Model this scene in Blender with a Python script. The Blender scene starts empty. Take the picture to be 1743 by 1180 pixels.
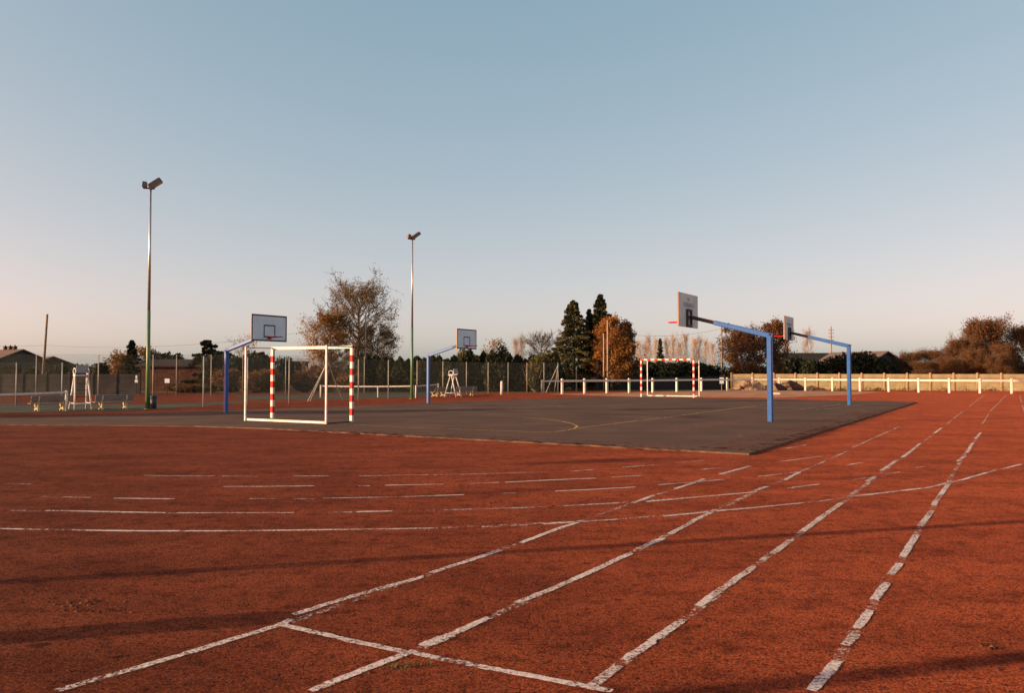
import bpy, math, random
import numpy as np
from mathutils import Vector, Matrix

S = bpy.context.scene
C = S.collection
PI = math.pi
R = math.radians

# ------------------------------------------------------------------ camera
F_PX, W_PX, CX, CY, CAM_H = 1380.0, 1743.0, 871.5, 590.0, 1.5
PITCH = math.atan(44.0 / F_PX)
cam_data = bpy.data.cameras.new('camera')
cam = bpy.data.objects.new('camera', cam_data)
C.objects.link(cam)
cam.location = (0, 0, CAM_H)
cam.rotation_euler = (PI / 2 + PITCH, 0, 0)
cam_data.sensor_fit = 'HORIZONTAL'
cam_data.sensor_width = 36.0
cam_data.lens = 36.0 * F_PX / W_PX
cam_data.clip_start = 0.1
cam_data.clip_end = 5000
S.camera = cam

# ------------------------------------------------------------------ sky and sun
SUN_EL = R(11.0)
SHADOW = Vector((0.966, 0.259, 0)).normalized()        # the way shadows fall on the ground
to_sun = Vector((-SHADOW.x * math.cos(SUN_EL), -SHADOW.y * math.cos(SUN_EL), math.sin(SUN_EL)))
world = bpy.data.worlds.new('World')
S.world = world
world.use_nodes = True
wn, wl = world.node_tree.nodes, world.node_tree.links
bg = wn.get('Background') or wn.new('ShaderNodeBackground')
sky = wn.new('ShaderNodeTexSky')
sky.sky_type = 'NISHITA'
sky.sun_disc = False
sky.sun_elevation = SUN_EL
sky.sun_rotation = math.atan2(to_sun.x, to_sun.y)
sky.altitude = 100
sky.air_density = 0.6
sky.dust_density = 2.2
sky.ozone_density = 0.0
# the film's soft rendering of the sky: one fixed curve per colour for the whole dome
sep = wn.new('ShaderNodeSeparateColor')
comb = wn.new('ShaderNodeCombineColor')
wl.new(sky.outputs[0], sep.inputs[0])
for i_, (k_, g_) in enumerate(((0.945, 0.86), (1.075, 0.527), (1.135, 0.43))):
    pw_ = wn.new('ShaderNodeMath')
    pw_.operation = 'POWER'
    pw_.inputs[1].default_value = g_
    wl.new(sep.outputs[i_], pw_.inputs[0])
    ml_ = wn.new('ShaderNodeMath')
    ml_.operation = 'MULTIPLY'
    ml_.inputs[1].default_value = k_
    wl.new(pw_.outputs[0], ml_.inputs[0])
    wl.new(ml_.outputs[0], comb.inputs[i_])
wl.new(comb.outputs[0], bg.inputs[0])
bg.inputs[1].default_value = 0.148
sun_data = bpy.data.lights.new('sun', 'SUN')
sun_data.energy = 3.5
sun_data.angle = R(0.5)
sun_data.color = (1.0, 0.75, 0.47)
sun = bpy.data.objects.new('sun', sun_data)
C.objects.link(sun)
sun.rotation_euler = (-to_sun).to_track_quat('-Z', 'Y').to_euler()
vs = S.view_settings
vs.view_transform = 'Standard'
vs.look = 'None'
vs.exposure = 1.2
vs.gamma = 1.0
vs.use_curve_mapping = False


# ------------------------------------------------------------------ pixel helpers (photo pixels -> places)
def ray(px, py):
    u, v = (px - CX) / F_PX, (CY - py) / F_PX
    return Vector((u, math.cos(PITCH) - v * math.sin(PITCH), math.sin(PITCH) + v * math.cos(PITCH)))


def ground(px, py, z=0.0):
    d = ray(px, py)
    t = (z - CAM_H) / d.z
    return Vector((d.x * t, d.y * t, z))


def at(px, py, dist):
    d = ray(px, py)
    t = dist / d.y
    return Vector((d.x * t, dist, CAM_H + d.z * t))


# ------------------------------------------------------------------ materials
def mat(name, col, rough=0.7, metal=0.0, col2=None, scale=8.0, detail=4.0, bump=0.0, bscale=None, spec=0.3, lo=0.35, hi=0.65):
    m = bpy.data.materials.new(name)
    m.use_nodes = True
    nt = m.node_tree
    b = nt.nodes['Principled BSDF']
    b.inputs['Base Color'].default_value = (*col, 1)
    b.inputs['Roughness'].default_value = rough
    b.inputs['Metallic'].default_value = metal
    b.inputs['Specular IOR Level'].default_value = spec
    tc = nt.nodes.new('ShaderNodeTexCoord')
    if col2 is not None:
        n = nt.nodes.new('ShaderNodeTexNoise')
        n.inputs['Scale'].default_value = scale
        n.inputs['Detail'].default_value = detail
        nt.links.new(tc.outputs['Object'], n.inputs['Vector'])
        r = nt.nodes.new('ShaderNodeValToRGB')
        r.color_ramp.elements[0].position = lo
        r.color_ramp.elements[1].position = hi
        r.color_ramp.elements[0].color = (*col, 1)
        r.color_ramp.elements[1].color = (*col2, 1)
        nt.links.new(n.outputs['Fac'], r.inputs['Fac'])
        nt.links.new(r.outputs['Color'], b.inputs['Base Color'])
    if bump:
        n2 = nt.nodes.new('ShaderNodeTexNoise')
        n2.inputs['Scale'].default_value = bscale or scale * 3
        n2.inputs['Detail'].default_value = 5
        nt.links.new(tc.outputs['Object'], n2.inputs['Vector'])
        bp = nt.nodes.new('ShaderNodeBump')
        bp.inputs['Strength'].default_value = 0.8
        bp.inputs['Distance'].default_value = bump
        nt.links.new(n2.outputs['Fac'], bp.inputs['Height'])
        nt.links.new(bp.outputs['Normal'], b.inputs['Normal'])
    return m


def leaf_mat(name, c1, c2, c3=None, trans=0.25):
    m = bpy.data.materials.new(name)
    m.use_nodes = True
    nt = m.node_tree
    b = nt.nodes['Principled BSDF']
    out = nt.nodes['Material Output']
    b.inputs['Roughness'].default_value = 0.8
    b.inputs['Specular IOR Level'].default_value = 0.15
    g = nt.nodes.new('ShaderNodeNewGeometry')
    r = nt.nodes.new('ShaderNodeValToRGB')
    r.color_ramp.elements[0].color = (*c1, 1)
    r.color_ramp.elements[1].color = (*c2, 1)
    if c3:
        e = r.color_ramp.elements.new(0.8)
        e.color = (*c3, 1)
    nt.links.new(g.outputs['Random Per Island'], r.inputs['Fac'])
    nt.links.new(r.outputs['Color'], b.inputs['Base Color'])
    t = nt.nodes.new('ShaderNodeBsdfTranslucent')
    nt.links.new(r.outputs['Color'], t.inputs['Color'])
    mx = nt.nodes.new('ShaderNodeMixShader')
    mx.inputs[0].default_value = trans
    nt.links.new(b.outputs[0], mx.inputs[1])
    nt.links.new(t.outputs[0], mx.inputs[2])
    nt.links.new(mx.outputs[0], out.inputs['Surface'])
    return m


def cinder_mat():
    m = bpy.data.materials.new('cinder')
    m.use_nodes = True
    nt = m.node_tree
    L = nt.links
    b = nt.nodes['Principled BSDF']
    b.inputs['Roughness'].default_value = 0.95
    b.inputs['Specular IOR Level'].default_value = 0.05
    b.inputs['Diffuse Roughness'].default_value = 1.0
    tc = nt.nodes.new('ShaderNodeTexCoord')

    def noise(scale, detail, rough=0.6, vec=None):
        n = nt.nodes.new('ShaderNodeTexNoise')
        n.inputs['Scale'].default_value = scale
        n.inputs['Detail'].default_value = detail
        n.inputs['Roughness'].default_value = rough
        L.new(vec or tc.outputs['Object'], n.inputs['Vector'])
        return n

    def ramp(fac, p0, c0, p1, c1):
        r = nt.nodes.new('ShaderNodeValToRGB')
        r.color_ramp.elements[0].position = p0
        r.color_ramp.elements[1].position = p1
        r.color_ramp.elements[0].color = (*c0, 1)
        r.color_ramp.elements[1].color = (*c1, 1)
        L.new(fac, r.inputs['Fac'])
        return r

    def mix(kind, fac, a, c):
        n = nt.nodes.new('ShaderNodeMix')
        n.data_type = 'RGBA'
        n.blend_type = kind
        n.inputs[0].default_value = fac
        L.new(a, n.inputs[6])
        L.new(c, n.inputs[7])
        return n.outputs[2]
    grain = noise(70, 6, 0.8)
    g = ramp(grain.outputs['Fac'], 0.40, (0.085, 0.015, 0.007), 0.62, (0.57, 0.132, 0.048))
    mp = nt.nodes.new('ShaderNodeMapping')
    mp.inputs['Rotation'].default_value = (0, 0, R(-12))
    mp.inputs['Scale'].default_value = (0.6, 1.2, 1)
    L.new(tc.outputs['Object'], mp.inputs['Vector'])
    patch = noise(1.1, 7, 0.65, mp.outputs['Vector'])
    p = ramp(patch.outputs['Fac'], 0.33, (0.50, 0.47, 0.47), 0.62, (1.0, 1.0, 1.0))
    col = mix('MULTIPLY', 0.85, g.outputs['Color'], p.outputs['Color'])
    blot = noise(5.5, 5, 0.6)
    q = ramp(blot.outputs['Fac'], 0.32, (0.46, 0.43, 0.42), 0.50, (1, 1, 1))
    col = mix('MULTIPLY', 0.8, col, q.outputs['Color'])
    clot = noise(24, 5, 0.7)
    w = ramp(clot.outputs['Fac'], 0.37, (0.42, 0.36, 0.34), 0.50, (1, 1, 1))
    col = mix('MULTIPLY', 0.9, col, w.outputs['Color'])
    dis = noise(9, 4, 0.6)
    vm = nt.nodes.new('ShaderNodeVectorMath')
    vm.operation = 'MULTIPLY_ADD'
    L.new(dis.outputs['Color'], vm.inputs[0])
    vm.inputs[1].default_value = (0.16, 0.16, 0.0)
    L.new(tc.outputs['Object'], vm.inputs[2])
    vo = nt.nodes.new('ShaderNodeTexVoronoi')
    vo.inputs['Scale'].default_value = 1.7
    vo.inputs['Randomness'].default_value = 1.0
    L.new(vm.outputs[0], vo.inputs['Vector'])
    pit = ramp(vo.outputs['Distance'], 0.035, (0.30, 0.26, 0.25), 0.085, (1, 1, 1))
    col = mix('MULTIPLY', 0.85, col, pit.outputs['Color'])
    L.new(col, b.inputs['Base Color'])
    # fine relief: grains and scuffs
    add = nt.nodes.new('ShaderNodeMath')
    add.operation = 'MULTIPLY_ADD'
    L.new(blot.outputs['Fac'], add.inputs[0])
    add.inputs[1].default_value = 1.6
    add2 = nt.nodes.new('ShaderNodeMath')
    add2.operation = 'MULTIPLY_ADD'
    L.new(clot.outputs['Fac'], add2.inputs[0])
    add2.inputs[1].default_value = 1.5
    L.new(grain.outputs['Fac'], add2.inputs[2])
    L.new(add2.outputs[0], add.inputs[2])
    bp = nt.nodes.new('ShaderNodeBump')
    bp.inputs['Strength'].default_value = 0.75
    bp.inputs['Distance'].default_value = 0.016
    L.new(add.outputs[0], bp.inputs['Height'])
    L.new(bp.outputs['Normal'], b.inputs['Normal'])
    return m


def worn_paint(name, col, lo, hi, scale=22.0):
    """Paint or chalk with real holes where it has worn away."""
    m = mat(name, col, 0.85, col2=tuple(c * 0.72 for c in col), scale=30, spec=0.15, bump=0.004, bscale=120)
    nt = m.node_tree
    out = nt.nodes['Material Output']
    b = nt.nodes['Principled BSDF']
    tc = nt.nodes.new('ShaderNodeTexCoord')
    n = nt.nodes.new('ShaderNodeTexNoise')
    n.inputs['Scale'].default_value = scale
    n.inputs['Detail'].default_value = 8
    n.inputs['Roughness'].default_value = 0.72
    nt.links.new(tc.outputs['Object'], n.inputs['Vector'])
    r = nt.nodes.new('ShaderNodeValToRGB')
    r.color_ramp.elements[0].position = lo
    r.color_ramp.elements[1].position = hi
    slow = nt.nodes.new('ShaderNodeTexNoise')          # some stretches are more trodden than others
    slow.inputs['Scale'].default_value = 1.9
    slow.inputs['Detail'].default_value = 3
    nt.links.new(tc.outputs['Object'], slow.inputs['Vector'])
    sub = nt.nodes.new('ShaderNodeMath')
    sub.operation = 'SUBTRACT'
    sub.inputs[1].default_value = 0.5
    nt.links.new(slow.outputs['Fac'], sub.inputs[0])
    mad = nt.nodes.new('ShaderNodeMath')
    mad.operation = 'MULTIPLY_ADD'
    mad.inputs[1].default_value = 0.42
    nt.links.new(sub.outputs[0], mad.inputs[0])
    nt.links.new(n.outputs['Fac'], mad.inputs[2])
    nt.links.new(mad.outputs[0], r.inputs['Fac'])
    tr = nt.nodes.new('ShaderNodeBsdfTransparent')
    mx = nt.nodes.new('ShaderNodeMixShader')
    nt.links.new(r.outputs['Color'], mx.inputs[0])
    nt.links.new(tr.outputs[0], mx.inputs[1])
    nt.links.new(b.outputs[0], mx.inputs[2])
    nt.links.new(mx.outputs[0], out.inputs['Surface'])
    return m


M = {
    'cinder': cinder_mat(),
    'asphalt': mat('asphalt', (0.082, 0.046, 0.031), 0.95, col2=(0.132, 0.074, 0.048), scale=0.55, detail=12, spec=0.08, lo=0.30, hi=0.70),
    'slab_side': mat('slab_side', (0.09, 0.045, 0.028), 0.95, col2=(0.16, 0.09, 0.058), scale=4),
    'grass_ground': mat('grass_ground', (0.085, 0.065, 0.030), 0.95, col2=(0.15, 0.10, 0.055), scale=0.6, detail=8, bump=0.05, bscale=3, spec=0.05),
    'gravel': mat('gravel', (0.36, 0.15, 0.075), 0.95, col2=(0.44, 0.25, 0.14), scale=1.2, detail=9, bump=0.02, bscale=30, spec=0.05),
    'court_green': mat('court_green', (0.052, 0.056, 0.034), 0.92, col2=(0.085, 0.075, 0.046), scale=0.7, detail=8, spec=0.1),
    'chalk': worn_paint('chalk', (0.76, 0.60, 0.51), 0.39, 0.53, 45.0),
    'chalk_faint': worn_paint('chalk_faint', (0.80, 0.62, 0.52), 0.46, 0.60, 30.0),
    'chalk_dust': worn_paint('chalk_dust', (0.74, 0.54, 0.44), 0.50, 0.64, 24.0),
    'cinder_dust': worn_paint('cinder_dust', (0.24, 0.062, 0.028), 0.50, 0.66, 6.0),
    'yellow_line': worn_paint('yellow_line', (0.62, 0.36, 0.10), 0.38, 0.50, 9.0),
    'red_line': worn_paint('red_line', (0.36, 0.075, 0.06), 0.38, 0.5, 9.0),
    'white_line': worn_paint('white_line', (0.5, 0.42, 0.36), 0.42, 0.56, 5.0),
    'white_paint': mat('white_paint', (0.68, 0.61, 0.54), 0.55, col2=(0.50, 0.42, 0.35), scale=7, detail=6, lo=0.45, hi=0.75),
    'white_post': mat('white_post', (0.66, 0.57, 0.47), 0.8, col2=(0.46, 0.38, 0.30), scale=5, detail=6, lo=0.5, hi=0.8),
    'red_paint': mat('red_paint', (0.56, 0.028, 0.012), 0.6, col2=(0.42, 0.026, 0.014), scale=9, spec=0.12),
    'blue_paint': mat('blue_paint', (0.014, 0.085, 0.29), 0.45, col2=(0.022, 0.105, 0.30), scale=6, spec=0.35),
    'dark_steel': mat('dark_steel', (0.035, 0.035, 0.045), 0.55, col2=(0.07, 0.05, 0.05), scale=9),
    'board': mat('board', (0.70, 0.76, 0.80), 0.6, col2=(0.60, 0.66, 0.70), scale=3, detail=6),
    'board_back': mat('board_back', (0.70, 0.68, 0.60), 0.7, col2=(0.58, 0.56, 0.50), scale=3, detail=6),
    'board_edge': mat('board_edge', (0.55, 0.30, 0.14), 0.8, col2=(0.42, 0.22, 0.1), scale=10),
    'ink_blue': mat('ink_blue', (0.20, 0.26, 0.36), 0.7, col2=(0.26, 0.31, 0.38), scale=14),
    'ink_dark': mat('ink_dark', (0.05, 0.05, 0.065), 0.6, col2=(0.08, 0.07, 0.08), scale=14),
    'pole_green': mat('pole_green', (0.09, 0.17, 0.055), 0.45, col2=(0.12, 0.2, 0.07), scale=5, spec=0.5),
    'galvanised': mat('galvanised', (0.42, 0.40, 0.37), 0.38, 0.65, col2=(0.5, 0.46, 0.42), scale=6, spec=0.5),
    'fence_post': mat('fence_post', (0.40, 0.36, 0.29), 0.6, 0.2, col2=(0.28, 0.25, 0.2), scale=5),
    'wire': mat('wire', (0.16, 0.15, 0.12), 0.6, 0.3, col2=(0.10, 0.12, 0.08), scale=3),
    'net': mat('net', (0.05, 0.055, 0.05), 0.9, col2=(0.07, 0.07, 0.06), scale=5),
    'tan_wall': mat('tan_wall', (0.30, 0.225, 0.115), 0.9, col2=(0.43, 0.33, 0.175), scale=1.6, detail=8, bump=0.008, bscale=20, spec=0.1),
    'tan_post': mat('tan_post', (0.34, 0.22, 0.11), 0.9, col2=(0.42, 0.28, 0.15), scale=3, spec=0.1),
    'grey_wall': mat('grey_wall', (0.030, 0.029, 0.030), 0.95, col2=(0.052, 0.048, 0.046), scale=1.4, detail=8, bump=0.008, bscale=20, spec=0.1),
    'dark_boards': mat('dark_boards', (0.028, 0.026, 0.026), 0.9, col2=(0.05, 0.042, 0.038), scale=2, spec=0.1),
    'bark': mat('bark', (0.11, 0.075, 0.05), 0.95, col2=(0.17, 0.115, 0.075), scale=6, bump=0.02, bscale=12, spec=0.05),
    'pale_bark': mat('pale_bark', (0.36, 0.24, 0.15), 0.95, col2=(0.45, 0.32, 0.2), scale=4, spec=0.05),
    'old_wood': mat('old_wood', (0.22, 0.14, 0.09), 0.9, col2=(0.30, 0.2, 0.12), scale=4, spec=0.1),
    'pale_wood': mat('pale_wood', (0.45, 0.30, 0.19), 0.9, col2=(0.36, 0.24, 0.15), scale=4, spec=0.1),
    'bench_slat': mat('bench_slat', (0.28, 0.25, 0.22), 0.85, col2=(0.2, 0.17, 0.15), scale=8),
    'bench_leg': mat('bench_leg', (0.66, 0.50, 0.26), 0.85, col2=(0.55, 0.42, 0.24), scale=6),
    'chair_panel': mat('chair_panel', (0.36, 0.33, 0.32), 0.7, col2=(0.28, 0.26, 0.26), scale=6),
    'bin': mat('bin', (0.022, 0.025, 0.035), 0.5, col2=(0.04, 0.04, 0.05), scale=6),
    'lamp_body': mat('lamp_body', (0.15, 0.11, 0.085), 0.6, 0.0, col2=(0.20, 0.15, 0.12), scale=8),
    'lamp_glass': mat('lamp_glass', (0.55, 0.45, 0.36), 0.2, col2=(0.45, 0.38, 0.3), scale=3, spec=0.6),
    'roof': mat('roof', (0.12, 0.085, 0.070), 0.9, col2=(0.17, 0.12, 0.095), scale=3, detail=7, spec=0.1),
    'roof_dark': mat('roof_dark', (0.030, 0.024, 0.021), 0.9, col2=(0.045, 0.035, 0.03), scale=3, spec=0.1),
    'brick': mat('brick', (0.040, 0.020, 0.014), 0.9, col2=(0.085, 0.036, 0.022), scale=5, detail=8, spec=0.1),
    'render_wall': mat('render_wall', (0.075, 0.062, 0.052), 0.9, col2=(0.11, 0.09, 0.075), scale=1, spec=0.1),
    'window': mat('window', (0.02, 0.022, 0.026), 0.15, col2=(0.05, 0.055, 0.06), scale=2, spec=0.6),
    'earth': mat('earth', (0.36, 0.21, 0.12), 0.95, col2=(0.27, 0.16, 0.09), scale=2.5, detail=9, bump=0.04, bscale=8, spec=0.05),
    'dark_earth': mat('dark_earth', (0.10, 0.055, 0.035), 0.95, col2=(0.15, 0.08, 0.05), scale=4, bump=0.04, bscale=8, spec=0.05),
    'slab_dark': mat('slab_dark', (0.05, 0.042, 0.04), 0.9, col2=(0.08, 0.065, 0.06), scale=3, bump=0.02, bscale=8, spec=0.1),
    'wire_black': mat('wire_black', (0.10, 0.09, 0.09), 0.6, col2=(0.13, 0.12, 0.11), scale=1),
}
LM = {
    'big': leaf_mat('big_leaf', (0.13, 0.085, 0.030), (0.30, 0.17, 0.055), (0.20, 0.13, 0.045)),
    'gold': leaf_mat('gold_leaf', (0.17, 0.085, 0.022), (0.30, 0.15, 0.035), (0.22, 0.11, 0.03)),
    'orange': leaf_mat('orange_leaf', (0.22, 0.092, 0.022), (0.42, 0.20, 0.045), (0.31, 0.135, 0.032)),
    'brown': leaf_mat('brown_leaf', (0.11, 0.050, 0.022), (0.24, 0.115, 0.045), (0.16, 0.075, 0.03)),
    'conifer': leaf_mat('conifer_leaf', (0.045, 0.045, 0.018), (0.125, 0.10, 0.038), (0.08, 0.07, 0.028), 0.1),
    'dark': leaf_mat('dark_leaf', (0.018, 0.022, 0.011), (0.045, 0.045, 0.020), (0.03, 0.032, 0.015), 0.1),
    'hedge': leaf_mat('hedge_leaf', (0.022, 0.028, 0.012), (0.060, 0.055, 0.022), (0.04, 0.042, 0.018), 0.1),
    'olive': leaf_mat('olive_leaf', (0.07, 0.065, 0.022), (0.15, 0.115, 0.035), (0.10, 0.085, 0.03), 0.2),
    'grass': leaf_mat('grass_leaf', (0.06, 0.08, 0.025), (0.14, 0.14, 0.05), None, 0.3),
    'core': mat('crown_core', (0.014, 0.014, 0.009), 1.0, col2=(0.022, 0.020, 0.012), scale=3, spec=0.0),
}


# ------------------------------------------------------------------ mesh helpers
class MB:
    def __init__(self):
        self.v, self.f, self.m = [], [], []

    def face(self, idx, m=0):
        self.f.append(idx)
        self.m.append(m)

    def box(self, c, s, rz=0.0, m=0, ry=0.0, rx=0.0):
        mt = Matrix.Rotation(rz, 3, 'Z') @ Matrix.Rotation(ry, 3, 'Y') @ Matrix.Rotation(rx, 3, 'X')
        b = len(self.v)
        c = Vector(c)
        for x in (-.5, .5):
            for y in (-.5, .5):
                for z in (-.5, .5):
                    self.v.append(tuple(c + mt @ Vector((x * s[0], y * s[1], z * s[2]))))
        for q in ((0, 1, 3, 2), (4, 6, 7, 5), (0, 4, 5, 1), (2, 3, 7, 6), (0, 2, 6, 4), (1, 5, 7, 3)):
            self.face([b + i for i in q], m)
        return self

    def bar(self, p0, p1, w, h, m=0, w1=None, h1=None, up=None, ch=0.0, mats=None):
        """rectangular bar from p0 to p1; ch chamfers the long edges; mats = per side material"""
        p0, p1 = Vector(p0), Vector(p1)
        d = (p1 - p0).normalized()
        up = Vector(up) if up else (Vector((0, 0, 1)) if abs(d.z) < 0.95 else Vector((0, 1, 0)))
        sx = d.cross(up).normalized()
        uz = sx.cross(d).normalized()
        b = len(self.v)
        for p, ww, hh in ((p0, w, h), (p1, w1 or w, h1 or h)):
            a, c = ww / 2, hh / 2
            if ch:
                e = ch
                pts = [(-a + e, -c), (a - e, -c), (a, -c + e), (a, c - e), (a - e, c), (-a + e, c), (-a, c - e), (-a, -c + e)]
            else:
                pts = [(-a, -c), (a, -c), (a, c), (-a, c)]
            for x, z in pts:
                self.v.append(tuple(p + sx * x + uz * z))
        n = 8 if ch else 4
        for i in range(n):
            mm = mats[i] if mats else m
            self.face([b + i, b + (i + 1) % n, b + n + (i + 1) % n, b + n + i], mm)
        self.face([b + i for i in range(n)][::-1], m)
        self.face([b + n + i for i in range(n)], m)
        return self

    def tube(self, pts, rad, n=8, m=0, caps=True):
        pts = [Vector(p) for p in pts]
        if not isinstance(rad, (list, tuple)):
            rad = [rad] * len(pts)
        b = len(self.v)
        ref = None
        for i, p in enumerate(pts):
            d = (pts[min(i + 1, len(pts) - 1)] - pts[max(i - 1, 0)]).normalized()
            if ref is None:
                ref = Vector((0, 0, 1)) if abs(d.z) < 0.9 else Vector((1, 0, 0))
            a = d.cross(ref)
            if a.length < 1e-4:
                a = d.cross(Vector((0, 1, 0.3)))
            a.normalize()
            c = d.cross(a).normalized()
            ref = a.cross(d)
            for k in range(n):
                t = 2 * PI * k / n
                self.v.append(tuple(p + (a * math.cos(t) + c * math.sin(t)) * rad[i]))
        for i in range(len(pts) - 1):
            for k in range(n):
                k2 = (k + 1) % n
                self.face([b + i * n + k, b + i * n + k2, b + (i + 1) * n + k2, b + (i + 1) * n + k], m)
        if caps:
            self.face([b + k for k in range(n)][::-1], m)
            e = b + (len(pts) - 1) * n
            self.face([e + k for k in range(n)], m)
        return self

    def poly(self, pts, m=0):
        b = len(self.v)
        self.v += [tuple(p) for p in pts]
        self.face(list(range(b, b + len(pts))), m)
        return self

    def data(self, name, mats, smooth=False):
        me = bpy.data.meshes.new(name)
        me.from_pydata(self.v, [], self.f)
        for x in (mats if isinstance(mats, (list, tuple)) else [mats]):
            me.materials.append(x)
        if any(self.m):
            me.polygons.foreach_set('material_index', self.m)
        if smooth:
            me.polygons.foreach_set('use_smooth', [True] * len(self.f))
        me.update()
        return me

    def build(self, name, mats, parent=None, smooth=False, loc=(0, 0, 0)):
        o = bpy.data.objects.new(name, self.data(name, mats, smooth))
        C.objects.link(o)
        o.location = loc
        if parent:
            o.parent = parent
        return o


def link(name, me, parent=None, loc=(0, 0, 0), rz=0.0, scale=None):
    o = bpy.data.objects.new(name, me)
    C.objects.link(o)
    o.location = loc
    o.rotation_euler = (0, 0, rz)
    if scale:
        o.scale = scale if isinstance(scale, (tuple, list)) else (scale,) * 3
    if parent:
        o.parent = parent
    return o


def tag(o, label=None, cat=None, group=None, kind=None):
    if label:
        o['label'] = label
    if cat:
        o['category'] = cat
    if group:
        o['group'] = group
    if kind:
        o['kind'] = kind
    return o


def thing(name, label, cat, loc=(0, 0, 0), rz=0.0, group=None, scale=None):
    o = link(name, None, None, loc, rz, scale)
    o.empty_display_size = 0.2
    return tag(o, label, cat, group)


def kids(o):
    return [c for c in C.objects if c.parent == o]


def dup(root, label, loc, rz, scale=None):
    """copy of a thing, its parts and their sub-parts (mesh data shared)"""
    r = root.copy()
    C.objects.link(r)
    r.location = loc
    r.rotation_euler = (0, 0, rz)
    if scale:
        r.scale = (scale,) * 3
    r['label'] = label
    for ch in kids(root):
        c = ch.copy()
        C.objects.link(c)
        c.parent = r
        for g in kids(ch):
            d = g.copy()
            C.objects.link(d)
            d.parent = c
    return r


def quads_mesh(name, q, material):
    """q: (N,4,3) array of quads -> mesh"""
    n = len(q)
    me = bpy.data.meshes.new(name)
    me.vertices.add(n * 4)
    me.vertices.foreach_set('co', np.asarray(q, dtype=np.float32).ravel())
    me.loops.add(n * 4)
    me.loops.foreach_set('vertex_index', np.arange(n * 4, dtype=np.int32))
    me.polygons.add(n)
    me.polygons.foreach_set('loop_start', np.arange(0, n * 4, 4, dtype=np.int32))
    me.materials.append(material)
    me.update(calc_edges=True)
    return me


def leaf_quads(c, size, rng, along=None, asp=0.6, jitter=0.45):
    """rhombus leaves/clumps at the centres c"""
    n = len(c)
    a = rng.normal(size=(n, 3))
    if along is not None:
        a = along + a * 0.35
    a /= np.linalg.norm(a, axis=1, keepdims=True) + 1e-9
    b = np.cross(a, rng.normal(size=(n, 3)))
    b /= np.linalg.norm(b, axis=1, keepdims=True) + 1e-9
    s = (size * (1 + jitter * rng.uniform(-1, 1, n)))[:, None]
    return np.stack([c - a * s, c + b * s * asp, c + a * s, c - b * s * asp], axis=1)


def bm_sphere(name, rx, rz, zc, material, seed=0, n=14, rough=0.18):
    """lumpy closed shape, the dark inner twigs of a dense crown"""
    rnd = random.Random(seed)
    mb = MB()
    ph = [rnd.uniform(0, 6) for _ in range(6)]
    rows = 9
    for i in range(rows + 1):
        t = PI * i / rows
        for k in range(n):
            a = 2 * PI * k / n
            q = 1 + rough * (math.sin(3 * a + ph[0] + 2 * t) * 0.5 + math.sin(5 * t + ph[1] + 2 * a) * 0.5)
            mb.v.append((rx * q * math.sin(t) * math.cos(a), rx * q * math.sin(t) * math.sin(a), zc + rz * q * math.cos(t)))
    for i in range(rows):
        for k in range(n):
            k2 = (k + 1) % n
            mb.face([i * n + k, (i + 1) * n + k, (i + 1) * n + k2, i * n + k2])
    return mb.data(name, material, True)


# ------------------------------------------------------------------ trees
def wander(rng, p, d, length, seg, bend, lift):
    pts = [np.array(p, float)]
    d = np.array(d, float)
    for _ in range(seg):
        d = d + rng.normal(size=3) * bend + np.array([0, 0, lift])
        d /= np.linalg.norm(d)
        pts.append(pts[-1] + d * (length / seg))
    return pts, d


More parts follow.
